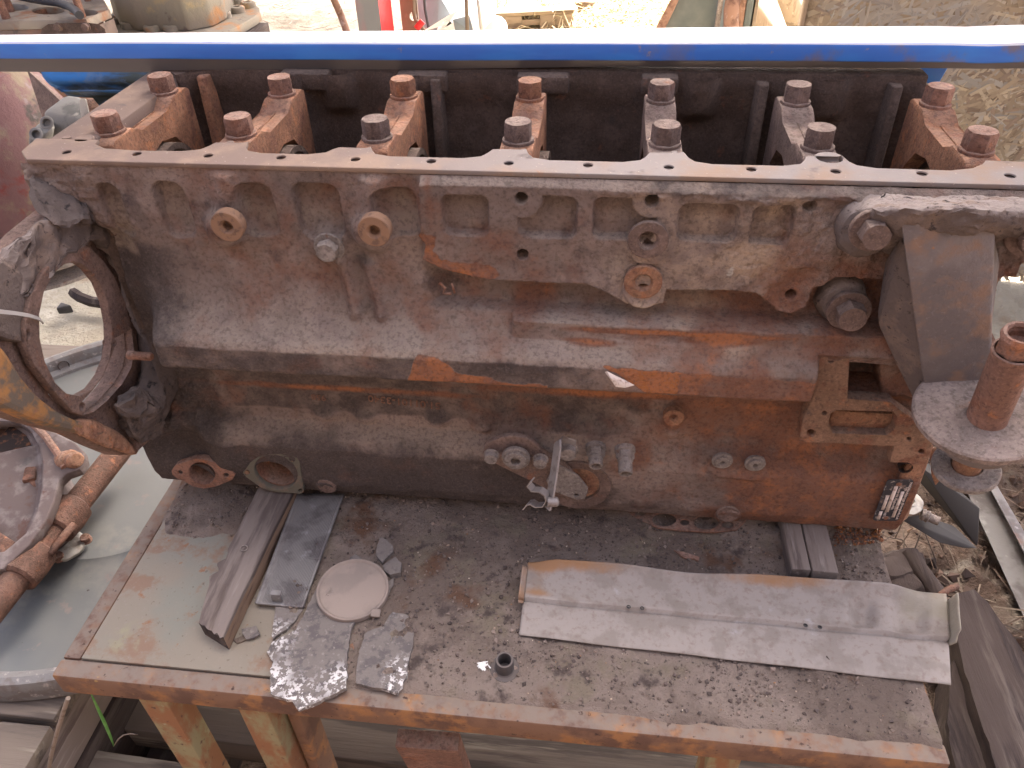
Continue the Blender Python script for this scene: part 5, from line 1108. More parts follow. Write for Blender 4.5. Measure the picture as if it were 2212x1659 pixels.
# clutch bell housing
hb_c = at(-5, 1060, z=-.56)
BH = thing('bell_housing', (hb_c.x, hb_c.y, -.69+G), 'pinkish grey alloy bell housing on the dish at left edge', 'bell housing')
hz_ = (.55, -.25, .80)
outl = [(-120, 930), (-60, 900), (0, 885), (25, 868), (55, 866), (70, 885), (72, 905), (100, 928), (135, 945), (168, 962), (185, 980), (190, 1000), (178, 1020), (150, 1030), (135, 1045), (125, 1090), (110, 1130), (75, 1185), (20, 1240), (-120, 1250)]
inn = [(-110, 960), (-50, 930), (0, 916), (40, 916), (70, 935), (90, 970), (97, 1010), (96, 1060), (86, 1110), (65, 1160), (20, 1200), (-110, 1210)]
def tri(px, py, dz=0):      # sloping face of the housing
    z = -.545 - .00035*(py-900)*.55 + dz; return at(px, py, z=z)
def slope_plate(outer, holes, th):
    c0 = tri(0, 1000); ex = (tri(120, 1000)-c0).normalized(); ey = (tri(0, 900)-c0); ey = (ey-ex*ey.dot(ex)).normalized(); ez = ex.cross(ey)
    q = lambda L: [((tri(a, b)-c0).dot(ex), (tri(a, b)-c0).dot(ey)) for a, b in L]
    mw = Matrix.Identity(4)
    for i in range(3): mw[i][0], mw[i][1], mw[i][2], mw[i][3] = ex[i], ey[i], ez[i], c0[i]
    return plate_me(q(outer), [q(h) for h in holes], th, .003), mw, ez
me, mw, ez = slope_plate(outl, [inn, ell(50, 884, 11, 9, 14), ell(152, 996, 13, 11, 14)], .018)
BF = link('face_ring', me, M_housing, BH, mw)
link('inner_wall', tube_me([tri(a, b, -.020) for a, b in inn[1:-1]], .010, 10), M_housing, BH)
link('face_rib', tube_me([tri(a, b, .008) for a, b in ((68, 912), (100, 945), (128, 985), (140, 1010))], .006, 8), M_brown, BH)
bowl = hull_me([tri(a, b, -.03) for a, b in inn]+[tri(a*.7-10, (b-1060)*.7+1060, -.10) for a, b in inn], .004)
link('clutch_plate', jitter(hull_me([tri(a, b, -.022) for a, b in [(-110, 960), (-50, 932), (0, 920), (38, 920), (66, 940), (84, 972), (90, 1010), (90, 1060), (80, 1108), (60, 1155), (18, 1195), (-110, 1205)]]+[tri(a, b, -.05) for a, b in [(-110, 960), (0, 920), (84, 972), (80, 1108), (18, 1195), (-110, 1205)]], .002), .0006, 60), M_fork, BH)
link('plate_slot', lathe_me([(.030, .0005), (.026, .001), (.004, .001)], 24), M_hole, BH, frame(tri(35, 950, -.018), ez) @ Matrix.Diagonal((1, 1.5, 1, 1)))
link('stop_bolt', jitter(lathe_me([(.018, -.02), (.0185, .002), (.016, .006), (.0135, .007), (.0135, .020), (.010, .024), (.003, .0245)], 20), .001, 150), M_orange, BH, frame(tri(152, 996, .004), (.9, -.3, .5)))
for px, py in ((68, 1072), (35, 1010), (72, 1105)): link('dimple', lathe_me([(.007, 0), (.006, .0015), (.002, .001)], 16), M_housing, BH, frame(tri(px, py, -.0195), ez))
for pth in ([(52, 1078), (46, 1074), (42, 1082), (44, 1094), (52, 1098), (58, 1090), (52, 1084), (45, 1088)], [(40, 1068), (36, 1064), (40, 1060), (43, 1066), (38, 1072), (41, 1075)]):
    link('chalk_mark', tube_me([tri(a, b, -.0205) for a, b in pth], .0007, 5), M_tie, BH)
link('housing_skirt', jitter(hull_me([tri(a, b, -.012) for a, b in ((-110, 1000), (0, 1195), (70, 1185), (110, 1120), (130, 1040), (110, 950))]+[Vector((hb_c.x+dx, hb_c.y+dy, -.692+G)) for dx, dy in ((-.16, -.06), (-.04, -.1), (.03, -.07), (.07, .02), (.05, .08), (-.16, .1))], .004), .002, 30), M_housing, BH)

# ------------------------------------------------------------------ yard things behind, left
rc = at(8, 345, y=.86)
RC = thing('red_casting', (rc.x, rc.y, 0), 'worn red painted gearbox casting standing behind left end of the engine', 'gearbox')
link('casing', jitter(lathe_me([(.19, -.19), (.195, -.12), (.18, -.06), (.185, .04), (.175, .10), (.15, .16), (.12, .21), (.06, .24), (.01, .245)], 48), .022, 9), M_redpaint, RC, Matrix.Translation(rc))
link('lower_flange', lathe_me([(.215, -.215), (.22, -.210), (.22, -.200), (.21, -.196), (.16, -.193)], 56), M_steel, RC, Matrix.Translation(rc))
link('lower_flange', lathe_me([(.20, -.265), (.205, -.262), (.205, -.254), (.12, -.252)], 56), M_steel, RC, Matrix.Translation(rc))
link('lower_casing', lathe_me([(.07, -rc.z), (.06, -.4), (.06, -.19)], 32), M_iron, RC, Matrix.Translation(rc+Vector((-.34, .02, 0))))
dp = link('dark_plate', hull_me([at(58, 150, y=.46), at(128, 205, y=.44), at(150, 235, y=.40), at(118, 300, y=.42), at(100, 280, y=.43), at(80, 222, y=.46), at(58, 150, y=.52), at(128, 205, y=.50), at(118, 300, y=.48)], .003), M_capdark); tag(origin(dp), 'dark brown plate leaning between red casting and blue sheet', 'plate')
def bsheet():
    rows = [[(70, 330), 140], [(92, 330), 160], [(102, 330), 173], [(112, 330), 184], [(128, 330), 196], [(133, 330), 198], [(150, 330), 207]]
    rows2 = [(178, 205), (196, 215)]
    prof = [(84, 140, .375), (92, 165, .37), (100, 176, .36), (108, 184, .37), (122, 192, .372), (132, 197, .35), (136, 198, .352), (146, 208, .372), (200, 211, .372), (214, 228, .36), (222, 250, .36), (236, 300, .36)]
    V = np.array([[list(at(x0+(345-x0)*k/16, y, y=d)) for k in range(17)] for x0, y, d in prof])
    o = link('blue_sheet', grid_me(V), M_bluefar); s = o.modifiers.new('s', 'SOLIDIFY'); s.thickness = .002
    tag(origin(o), 'dirty bright blue folded sheet hanging behind first bearing cap', 'sheet metal')
bsheet()
gb = thing('grey_bracket', at(140, 300, y=.29), 'grey cast bracket with peeling red paint left of first bearing cap', 'bracket')
link('bracket_box', jitter(hull_me([at(96, 243, y=.27), at(142, 208, y=.31), at(176, 212, y=.30), at(192, 262, y=.25), at(192, 300, y=.25), at(100, 320, y=.25), at(96, 243, y=.36), at(150, 212, y=.38), at(192, 300, y=.33), at(100, 320, y=.33)], .004), .002, 30), M_grey, gb)
link('bracket_cheek', jitter(hull_me([at(172, 212, y=.262), at(186, 212, y=.258), at(188, 235, y=.25), at(197, 258, y=.243), at(194, 278, y=.243), at(178, 268, y=.25), at(172, 240, y=.255), at(172, 212, y=.272), at(197, 258, y=.255), at(186, 212, y=.27)], .002), .0012, 60), M_paleal, gb)
link('bracket_lug', jitter(hull_me([at(62, 295, y=.21), at(78, 272, y=.23), at(105, 256, y=.25), at(118, 270, y=.23), at(96, 290, y=.21), at(62, 330, y=.21), at(110, 320, y=.22), at(78, 272, y=.27), at(118, 270, y=.27)], .004), .0012, 50), M_grey, gb)
for px, py, y in ((101, 265, .228), (78, 290, .205)): link('lug_bore', lathe_me([(.010, 0), (.0085, .001), (.0060, .001), (.0058, -.006), (.002, -.006)], 18, cap0=False), M_grey, gb, frame(at(px, py, y=y), (.2, -.8, .6)))
br2 = link('brown_chunk', jitter(hull_me([at(183, 212, y=.40), at(215, 214, y=.40), at(222, 240, y=.38), at(215, 262, y=.36), at(190, 262, y=.36), at(183, 212, y=.46), at(222, 240, y=.46), at(200, 300, y=.40)], .004), .002, 40), M_cap); tag(origin(br2), 'dark red-brown chunk wedged beside grey bracket', 'scrap')

# second engine block, deck up, with studs
def block2():
    z = -.38; P = lambda a, b, dz=0: at(a, b, z=z+dz)
    out = [(-160, 50), (0, 46), (120, 43), (186, 41), (212, 30), (236, 20), (226, 2), (205, -20), (-160, -20)]
    q = lambda L: [(P(a, b).x, P(a, b).y) for a, b in L]
    c = P(60, 30)
    t = thing('second_engine_block', (c.x, c.y, 0), 'dusty older engine block deck up behind the blue panel, cylinder bores open', 'engine block')
    bores = [(-46, 10, 30, 6.6), (28, 16, 33, 7.4), (104, 23, 35, 7.6), (180, 27, 31, 7.2)]
    link('deck_face', plate_me(q(out), [[(P(a, b).x, P(a, b).y) for a, b in ell(*e, 28)] for e in bores], .03, .003), M_block2, t, Matrix.Translation((0, 0, z-.015+G)))
    for e in bores:
        a = P(e[0]-e[2], e[1]); b = P(e[0]+e[2], e[1]); ce = (a+b)/2; r = (b-a).length/2; ce = P(e[0], e[1])
        link('bore', lathe_me([(r*1.02, -.004), (r*.99, -.16), (.01, -.161)], 36, cap0=False), M_orange, t, Matrix.Translation((ce.x, ce.y, z+G)))
    fr_ = [P(a, b) for a, b in ((-160, 50), (120, 43.5), (186, 42), (214, 31), (238, 21), (226, 0))]
    V = np.array([[(p.x, p.y+.004, z-.030+G-.001) for p in fr_], [(p.x, p.y+.0, z-.20+G) for p in fr_], [(p.x, p.y+.02, 0) for p in fr_]])
    o = link('side_wall', grid_me(V), M_block2side, t)
    pts = []
    pc = [(86, 90), (90, 62), (104, 52), (130, 50), (190, 49), (212, 52), (226, 62), (234, 90)]
    yy = P(120, 43.5).y-.012
    me = mesh([at(a, b, y=yy) for a, b in pc], [tuple(range(len(pc)))]); link('side_recess', me, M_int, t, smooth=False)
    for px, py in ((127, 58), (187, 57)): link('recess_bolt', bolt_me(.013, .012), M_capdark, t, frame(at(px, py, y=yy-.002), OUT))
    for px, py, h, s_ in ((14, 40, .13, 1.1), (24, 25, .15, 1), (178, 37, .11, 1), (172, 14, .15, .9), (190, 2, .12, .9), (-20, 44, .1, 1)):
        link('head_stud', lathe_me([(.013*s_, 0), (.0125*s_, h*.6), (.0145*s_, h*.62), (.0145*s_, h), (.003, h)], 14), M_brown, t, frame(P(px, py), (random.uniform(-.06, .06), 0, 1)))
    cb = link('black_cable', tube_me([P(a, b, .03) for a, b in ((20, -12), (60, -4), (95, 2), (125, 6), (150, 14), (165, 24), (172, 33))], .014, 10), M_cable); tag(origin(cb), 'thick black cable lying over the second engine block', 'cable')
block2()
def case():
    z = -.50; P = lambda a, b, zz=z: at(a, b, z=zz)
    c = P(400, 50)
    t = thing('gearbox_case', (c.x, c.y, 0), 'rust stained tan gearbox case with bolt ears beyond the blue panel', 'gearbox case')
    out = [(236, 50), (240, 82), (300, 88), (420, 84), (480, 72), (515, 56), (552, 34), (562, 26), (560, 16), (546, 8), (524, 12), (508, -4), (250, -10)]
    link('case_flange', plate_me([(P(a, b).x, P(a, b).y) for a, b in out], [], .035, .004), M_case, t, Matrix.Translation((0, 0, z-.0175+G)))
    bt = [P(a, b) for a, b in ((250, 46), (262, 58), (300, 67), (410, 68), (462, 58), (490, 44), (506, 24), (500, -8), (256, -8))]
    cc = sum(bt, Vector())/len(bt)
    link('case_body', jitter(hull_me(bt+[p+(cc-p)*.05+Vector((0, 0, .55)) for p in bt], .012, 2), .003, 5), M_case, t)
    for k in range(3):
        a = P(462+k*14, 30-6*k); link('case_web', hull_me([a+Vector((-.012, -.03, 0)), a+Vector((.012, -.03, 0)), a+Vector((-.012, .1, 0)), a+Vector((.012, .1, 0)), a+Vector((-.012, .08, .2)), a+Vector((.012, .08, .2))], .003), M_case, t)
    for px, py in ((246, 48), (281, 58), (330, 65), (372, 64), (406, 60), (451, 48), (484, 36), (514, 24), (512, 5), (537, 13)):
        link('bolt_ear', lathe_me([(.034, -.03), (.031, .018), (.027, .022), (.014, .022), (.013, .005), (.004, .005)], 18), M_case, t, frame(P(px, py+2)))
    boxat('support', (c.x, c.y+.02, (z-.036+G)/2), (.55, .3, z-.036+G-.004), M_wooddk, t)
case()

# ------------------------------------------------------------------ yard things behind, centre
def tagged(o, label, cat, group=None): return tag(origin(o), label, cat, group)
def ground_at(px, py): return at(px, py, z=-G-.01)
tagged(link('rusty_pole', tube_me([at(702, -60, y=4.30), at(722, 0, y=4.42), at(736, 32, y=4.5), ground_at(752, 76)], .024, 12), M_pole), 'slanting rusty steel pole left of the red post', 'pole')
def red_post():
    b = at(828, 62, y=3.0); t = thing('red_post', (b.x, b.y, 0), 'square red steel post with greyish left face', 'post')
    f = frame((b.x, b.y, 0), (0, 0, 1), (math.cos(R_(-38)), math.sin(R_(-38)), 0))
    h = .13
    def face(name, p0, p1, mt):
        o = link(name, mesh([(p0[0], p0[1], 0), (p1[0], p1[1], 0), (p1[0], p1[1], 3.0), (p0[0], p0[1], 3.0)], [(0, 1, 2, 3)]), mt, t, f, smooth=False)
        s = o.modifiers.new('s', 'SOLIDIFY'); s.thickness = .005; s.offset = -1
    L_ = at(775, 62, y=3.08); M_ = at(824, 63, y=2.95); R2 = at(851, 62, y=3.10)
    for name, a, b2, mt in (('post_face', L_, M_, M_redgrey), ('post_face', M_, R2, M_red), ('post_face', R2, L_+Vector((.03, .12, 0)), M_red), ('post_face', L_+Vector((.03, .12, 0)), L_, M_redgrey)):
        o = link(name, mesh([(a.x, a.y, 0), (b2.x, b2.y, 0), (b2.x, b2.y, 3.0), (a.x, a.y, 3.0)], [(0, 1, 2, 3)]), mt, t, smooth=False)
red_post()
def perf():
    a, b = at(870, 60, y=3.2), at(912, 60, y=3.2); w_ = b.x-a.x
    t = thing('punched_post', ((a.x+b.x)/2, 3.2, 0), 'brown punched steel post right of the red post', 'post')
    zc = (a.z+b.z)/2
    holes = [circ(w_*.12, zc+.055, .020, 16), circ(w_*.18, zc+.18, .02, 16), circ(w_*.1, zc-.1, .02, 16)]
    link('post_web', plate_me([(-w_/2, .002), (w_/2, .002), (w_*.36, zc), (w_*.28, 2.2), (-w_*.5, 2.2)], holes, .02, .002), M_perf, t, Matrix.Translation(((a.x+b.x)/2, 3.2, 0)) @ Matrix.Rotation(R_(90), 4, 'X'))
    link('edge_pipe', tube_me([at(893, -40, y=3.15), at(893, 20, y=3.15), at(897, 42, y=3.15), at(912, 60, y=3.15), at(925, 78, y=3.15)], .010, 8), M_perf, t)
    boxat('paint_band', at(906, 54, y=3.13), (.05, .006, .03), M_red, t, (0, R_(-45), 0), .001)
perf()
gs = link('grey_sheet', hull_me([at(886, -10, y=3.5), at(948, -10, y=3.35), at(977, 36, y=3.30), at(944, 70, y=3.28), at(926, 70, y=3.30), at(886, -10, y=3.53), at(977, 36, y=3.33), at(940, 300, y=3.3), at(930, -120, y=3.6)], .004), M_gsheet); tagged(gs, 'slanting grey blue metal sheet beside the white scrap', 'sheet metal')
tagged(link('thin_rod', tube_me([at(914, -40, y=3.2), at(918, 20, y=3.2), at(930, 80, y=3.2), at(934, 130, y=3.2)], .007, 8), M_cable), 'thin dark rod crossing the grey blue sheet', 'rod')
WS = thing('white_scrap', at(1010, 120, y=3.2), 'bright white dented scrap panel in the sun behind the engine', 'scrap panel')
link('white_shell', jitter(hull_me([at(936, 110, y=3.2), at(940, 62, y=3.15), at(955, 46, y=3.15), at(976, 40, y=3.15), at(1000, 30, y=3.2), at(1015, 4, y=3.3), at(1040, -10, y=3.3), at(1062, 10, y=3.25), at(1076, 45, y=3.2), at(1082, 110, y=3.2), at(1000, 20, y=3.5), at(1060, 0, y=3.55), at(940, 110, y=3.4), at(1082, 110, y=3.4)], .02, 3), .006, 6), M_whitescrap, WS)
link('grey_patch', hull_me([at(978, 42, y=3.10), at(1014, 33, y=3.12), at(1024, 72, y=3.10), at(985, 74, y=3.10), at(978, 42, y=3.14), at(1014, 33, y=3.16), at(1024, 72, y=3.14)], .002), M_gsheet, WS)
link('white_knob', lathe_me([(.05, -.03), (.055, 0), (.045, .03), (.01, .04)], 20), M_whitescrap, WS, frame(at(1072, 62, y=3.1), OUT))
for px, px2 in ((1006, 1010), (1028, 1042)): link('frame_rod', tube_me([at(px, -40, y=3.05), at(px2, 80, y=3.02)], .009, 8), M_perf if px < 1020 else M_tie, WS)
# pallet with a white sheet
def pallet2():
    z = -.93; a, b = at(1046, 30, z=z), at(1240, 20, z=z); dv = Vector((b.y-a.y, 0, 0)); ex = (b-a).normalized(); ey = Vector((-ex.y, ex.x, 0)); ln = (b-a).length
    mw = Matrix.Identity(4)
    for i in range(3): mw[i][0], mw[i][1], mw[i][2], mw[i][3] = ex[i], ey[i], (0, 0, 1)[i], (a.x, a.y, 0)[i]
    t = thing('straw_pallet', ((a+b)/2).to_tuple()[:2]+(0,), 'wooden pallet in dry straw covered with a white sheet', 'pallet')
    H = z+G
    def pb(name, x0, x1, y0, y1, z0, z1, mt): return link(name, box_me(x1-x0, y1-y0, z1-z0, .004), mt, t, mw @ Matrix.Translation(((x0+x1)/2, (y0+y1)/2, (z0+z1)/2)))
    pb('sheet', -.3, ln+.02, -.02, 1.2, H, H+.012, M_whitescrap)
    pb('deck_board', -.3, ln, .0, .10, H-.024, H-.001, M_pallet); pb('deck_board', -.3, ln, .2, .32, H-.024, H-.001, M_pallet)
    pb('rail_board', -.3, ln, .015, .035, H-.085, H-.050, M_pallet)
    for x in (-.28, ln*.22, ln*.62, ln-.12): pb('spacer_block', x, x+.11, .002, .10, .03, H-.025, M_pallet)
    pb('base_board', -.3, ln, .0, .10, .004, .028, M_pallet)
    tagged(link('tree_stump', jitter(lathe_me([(.09, -.02), (.08, .05), (.07, .10), (.02, .11)], 20), .015, 12), M_pallet, None, frame(ground_at(1262, 36))), 'pale wood chunk at right corner of the straw pallet', 'wood chunk')
pallet2()
# dry straw
def straw(name, n, gen, ln, wd, cols, label, lift=.05):
    V = np.empty((n, 6, 3)); C = np.empty((n, 3))
    for i in range(n):
        p = Vector(gen()); a = random.random()*6.283; l = ln*(.4+random.random()); up = lift*random.random()
        d = Vector((math.cos(a), math.sin(a), 0)); s = Vector((-d.y, d.x, .3)).normalized()*wd; bend = Vector((random.gauss(0, .2), random.gauss(0, .2), random.gauss(0, .15)))*l
        q0, q1, q2 = p-d*l*.5, p+Vector((0, 0, up))+bend*.3, p+d*l*.5+Vector((0, 0, up*random.uniform(-.5, 1.5)))
        V[i] = [q0-s*.5, q0+s*.5, q1+s*.5, q1-s*.5, q2+s*.2, q2-s*.2]; C[i] = np.array(random.choice(cols))*random.uniform(.7, 1.25)
    o = link(name, soup(V, [(0, 1, 2, 3), (3, 2, 4, 5)], C), M_straw, smooth=False); o['kind'] = 'stuff'; tag(o, label, 'straw'); return o
def gs_():
    p = ground_at(random.uniform(1060, 1470), random.uniform(-15, 110)); return (p.x, p.y, random.uniform(.0, .05))
straw('dry_straw', 4200, gs_, .22, .007, [(.56, .44, .25), (.62, .52, .33), (.45, .33, .17), (.36, .26, .14)], 'matted dry straw on the sunny ground behind', .05)
def gp_():
    p = ground_at(random.choice((1088, 1100, 1160, 1175, 1190, 1215))+random.gauss(0, 6), 80); return (p.x, p.y, random.uniform(0, .25))
straw('straw_stalks', 130, gp_, .25, .008, [(.62, .52, .33), (.5, .45, .25)], 'upright dry stalks in front of the straw pallet', .2)
def gsd():
    p = ground_at(random.uniform(560, 1000), random.uniform(-10, 110)); return (p.x, p.y, random.uniform(0, .02))
straw('ground_litter', 260, gsd, .10, .008, [(.4, .33, .22), (.2, .16, .12), (.3, .25, .2)], 'thin litter of straw on the sand by the red post', .01)
# gate remains
GT = thing('gate_frame', at(1560, 120, y=3.3), 'slate grey metal plate and rusty pipes of an old gate frame', 'gate frame')
link('plate', hull_me([at(1418, 66, y=3.25), at(1462, -12, y=3.25), at(1552, -20, y=3.25), at(1554, 80, y=3.25), at(1418, 66, y=3.27), at(1462, -12, y=3.27), at(1554, 80, y=3.27), at(1300, 260, y=3.25), at(1554, 260, y=3.25)], .002), M_dkplate, GT)
link('edge_angle', hull_me([at(1410, 72, y=3.22), at(1462, -25, y=3.22), at(1478, -25, y=3.22), at(1432, 72, y=3.22), at(1410, 72, y=3.24), at(1462, -25, y=3.24), at(1478, -25, y=3.24)], .002), M_pole, GT)
for px, w_, mt in ((1553, .014, M_steel), (1565, .02, M_gsheet), (1600, .028, M_pole), (1617, .03, M_dkplate), (1628, .016, M_perf)):
    p = at(px, 30, y=3.22); boxat('upright', (p.x, 3.22, .65), (w_*1.6, .03, 1.29), mt, GT)
link('pipe', tube_me([at(1578, 300, y=3.18), at(1580, 20, y=3.18), at(1583, 2, y=3.20), at(1592, -8, y=3.26), at(1605, -12, y=3.34)], .036, 16), M_pole, GT)
# peeled posts
for k, (a, b, w_) in enumerate(((1592, 1648, .075), (1702, 1726, .062))):
    lab = ('thicker peeled wooden post leaning beside the gate frame', 'thinner peeled wooden post at the strand board edge')[k]
    tagged(link('wooden_post', jitter(tube_me([at(a-40, -120, y=4.25), at(a, -5, y=4.45), at((a+b)/2, 28, y=4.5), ground_at(b, 66)], [w_*.9, w_, w_, w_], 14), .006, 8), M_post), lab, 'post', 'peeled wooden posts')

# strand board wall at right
def osb():
    YB = 1.58; xl = at(1741, 28, y=YB).x; xr = xl+2.0
    t = thing('strand_board', ((xl+xr)/2, YB, 0), 'tall weathered strand board wall behind right end of the engine', 'board wall')
    link('board', box_me(xr-xl, .018, 3.38, .001), M_osb, t, Matrix.Translation(((xl+xr)/2, YB+.012, 1.71)))
    n = 5200; V = np.empty((n, 4, 3)); C = np.empty((n, 3))
    cols = [(.40, .32, .21), (.33, .26, .17), (.45, .37, .25), (.27, .20, .135), (.36, .33, .27), (.42, .36, .27)]
    for i in range(n):
        x, z = random.uniform(xl+.03, xl+1.0), random.uniform(.02, 1.32); a = random.gauss(.2, .9); l, w_ = random.uniform(.03, .085), random.uniform(.005, .016)
        d = np.array((math.cos(a), 0, math.sin(a))); s = np.array((-d[2], 0, d[0])); y = YB+.003-.0012*random.random(); tl = random.gauss(0, .0008)
        c = np.array((x, y, z)); V[i] = [c-d*l/2-s*w_/2, c+d*l/2-s*w_/2*random.uniform(.3, 1)+(0, tl, 0), c+d*l/2*random.uniform(.8, 1)+s*w_/2-(0, abs(tl), 0), c-d*l/2+s*w_/2*random.uniform(.3, 1)]
        C[i] = np.array(random.choice(cols))*random.uniform(.75, 1.2)
    V[..., 0] = np.clip(V[..., 0], xl+.002, xr)
    o = link('strands', soup(V, [(0, 1, 2, 3)], C), M_strand, t, smooth=False); o['kind'] = 'stuff'
    o = boxat('edge_lath', (xl-.006, YB+.008, 1.69), (.012, .03, 3.36), M_post, t)
osb()
bl = link('blue_end_piece', hull_me([at(1985, 140, y=.27), at(2050, 142, y=.27), at(2022, 190, y=.27), at(2000, 178, y=.27), at(1985, 140, y=.28), at(2050, 142, y=.28), at(2022, 190, y=.28)], .001), M_blue); tagged(bl, 'small blue corner of sheet behind the last bearing cap', 'sheet metal')

# ------------------------------------------------------------------ right of the table
def heap():
    xs = np.linspace(.47, 1.5, 130); ys = np.linspace(-.6, .9, 180); X, Y = np.meshgrid(xs, ys, indexing='ij')
    h = .40*ss(.47, .55, X)*ss(1.45, .9, X)*ss(.75, .35, Y)*ss(-.75, -.4, Y)
    Z = h*(.82+.30*fbm(X*5, Y*5, 4)) + (fbm(X*30, Y*30, 6)-.5)*.03 + (fbm(X*90, Y*90, 2, 2)-.5)*.010 - .03
    me = grid_me(np.stack([X, Y, Z], -1)); attr(me, 'soil', np.full(X.shape, 1.0)-.4*ss(.5, .7, fbm(X*7, Y*7, 8)))
    o = link('soil_heap', me, M_sand); o['kind'] = 'structure'
    return xs, ys, Z
hx_, hy_, HZ = heap()
def heap_z(x, y): return float(HZ[int(np.clip(np.searchsorted(hx_, x), 0, len(hx_)-1)), int(np.clip(np.searchsorted(hy_, y), 0, len(hy_)-1))])
def plank(name, pts, z, th, label, mt, amp=.004, bev=.008):
    t0 = [at(a, b, z=z+dz) for a, b, dz in pts]; bt = [p-Vector((0, 0, th)) for p in t0]
    me = hull_me(t0+bt, 0); bm = bmesh.new(); bm.from_mesh(me); bmesh.ops.triangulate(bm, faces=bm.faces[:])
    for _ in range(4): bmesh.ops.subdivide_edges(bm, edges=[e for e in bm.edges if e.calc_length() > .02], cuts=1)
    bmesh.ops.triangulate(bm, faces=bm.faces[:]); bmesh.ops.recalc_face_normals(bm, faces=bm.faces[:]); bm.to_mesh(me); bm.free(); jitter(me, amp, 40, len(label)); autosmooth(me, 50)
    return tagged(link(name, me, mt), label, 'timber', 'old timbers at right')
plank('old_timber', [(2040, 1300, 0), (2072, 1285, .0), (2105, 1275, 0), (2135, 1300, 0), (2230, 1440, 0), (2290, 1690, 0), (2160, 1690, 0), (2120, 1560, 0), (2075, 1420, 0)], -.650, .07, 'broad dark weathered timber lying at right edge', M_wooddk)
plank('old_timber', [(2058, 1430, 0), (2078, 1425, 0), (2120, 1540, 0), (2190, 1700, 0), (2080, 1700, 0), (2045, 1560, 0)], -.672, .07, 'narrower dark timber tucked under the bent sheet end', M_wooddk)
plank('old_timber', [(2040, 1570, 0), (2060, 1600, 0), (2120, 1700, 0), (2010, 1700, 0), (2030, 1640, 0)], -.70, .06, 'short brown timber end at lower right table corner', M_wooddk)
bd = thing('plastic_scraper', at(2030, 1150, z=-.70), 'bent black plastic blade lying right of the engine', 'plastic blade')
link('upper_fold', hull_me([at(1985, 1005, z=-.60), at(2005, 1000, z=-.60), at(2116, 1098, z=-.61), at(2112, 1182, z=-.655), at(2100, 1172, z=-.655), at(1985, 1040, z=-.63), at(1985, 1005, z=-.604), at(2116, 1098, z=-.616)], .001), M_black, bd)
link('lower_fold', hull_me([at(1940, 1118, z=-.640), at(1990, 1112, z=-.635), at(2060, 1135, z=-.640), at(2110, 1184, z=-.650), at(2082, 1184, z=-.652), at(2030, 1172, z=-.652), at(1940, 1118, z=-.644), at(2110, 1184, z=-.655), at(2030, 1172, z=-.656)], .001), M_black, bd)
af = thing('alloy_fitting', at(1970, 1110, z=-.66), 'small pale alloy fitting with a hole beside the name plate', 'fitting')
link('body', jitter(hull_me([at(a, b, z=zz) for zz in (-.605, -.625) for a, b in ((1955, 1078), (1968, 1066), (1985, 1070), (1996, 1085), (1992, 1105), (1975, 1112), (1955, 1108), (1946, 1098))], .003), .0015, 120), M_paleal, af)
link('eye', lathe_me([(.0095, 0), (.0095, .002), (.0055, .002), (.005, -.003), (.001, -.003)], 20, cap0=False), M_paleal, af, frame(at(1968, 1082, z=-.602), (.2, -.4, 1)))
link('neck', lathe_me([(.008, 0), (.010, .004), (.008, .006), (.010, .010), (.007, .012), (.007, .026)], 18), M_steel, af, frame(at(1990, 1110, z=-.616), (.8, -.35, -.1)))
rt = link('rust_tab', jitter(hull_me([at(2008, 968, y=-.03), at(2022, 965, y=-.03), at(2040, 1005, y=-.04), at(2036, 1030, y=-.04), at(2022, 1048, y=-.04), at(2012, 1025, y=-.04), at(2010, 995, y=-.035), at(2022, 965, y=-.025), at(2040, 1005, y=-.033), at(2022, 1048, y=-.033)], .001), .0012, 60), M_orange, ENG)
ch = thing('steel_channel', at(2190, 1250, z=-.85), 'grey galvanised steel channel slanting at right edge', 'channel')
link('channel_web', hull_me([at(a, b, z=-.70) for a, b in ((2060, 1000), (2125, 1010), (2290, 1330), (2250, 1420))]+[at(a, b, z=-.735) for a, b in ((2060, 1000), (2125, 1010), (2290, 1330), (2250, 1420))], .003), M_channel, ch)
link('channel_flange', hull_me([at(a, b, z=-.675) for a, b in ((2120, 1020), (2138, 1022), (2320, 1330), (2290, 1340))]+[at(a, b, z=-.73) for a, b in ((2122, 1026), (2138, 1028), (2320, 1340), (2290, 1350))], .002), M_alu, ch)
tagged(link('short_pipe', tube_me([at(1965, 1195, z=-.66), at(1985, 1230, z=-.66), at(2030, 1290, z=-.66)], .013, 16), M_wooddk), 'short rusty pipe in the soil beside the table', 'pipe')
tagged(link('curved_hook', tube_me([at(2028, 1297, z=-.62), at(2033, 1284, z=-.61), at(2048, 1274, z=-.61), at(2066, 1268, z=-.615)], .0045, 10), M_fork), 'small rusty hook behind the bent sheet end', 'hook')
for k, (px, py, r, lab) in enumerate(((1925, 1240, .030, 'left lump of bark beside table right edge'), (1950, 1215, .028, 'upper lump of bark near the short pipe'), (1950, 1268, .026, 'lower reddish lump of bark by the bent sheet'))):
    p = at(px, py, z=-.67); me = lathe_me([(r*.5, -r*.9), (r, -r*.4), (r*1.05, .1*r), (r*.8, r*.6), (r*.2, r*.8)], 24); jitter(me, r*.35, 35, k)
    tagged(link('bark_lump', me, M_wooddk, None, frame(p, (random.uniform(-.3, .3), random.uniform(-.3, .3), 1)) @ Matrix.Diagonal((1.2, .8, .7, 1))), lab, 'bark', 'bark lumps')
def gh():
    x, y = random.uniform(.52, 1.2), random.uniform(-.45, .6); return (x, y, heap_z(x, y)+.004)
straw('dead_roots', 900, gh, .09, .0022, [(.10, .07, .05), (.15, .105, .075), (.19, .15, .11), (.06, .045, .036)], 'tangle of dead roots and straw on the soil heap', .03)
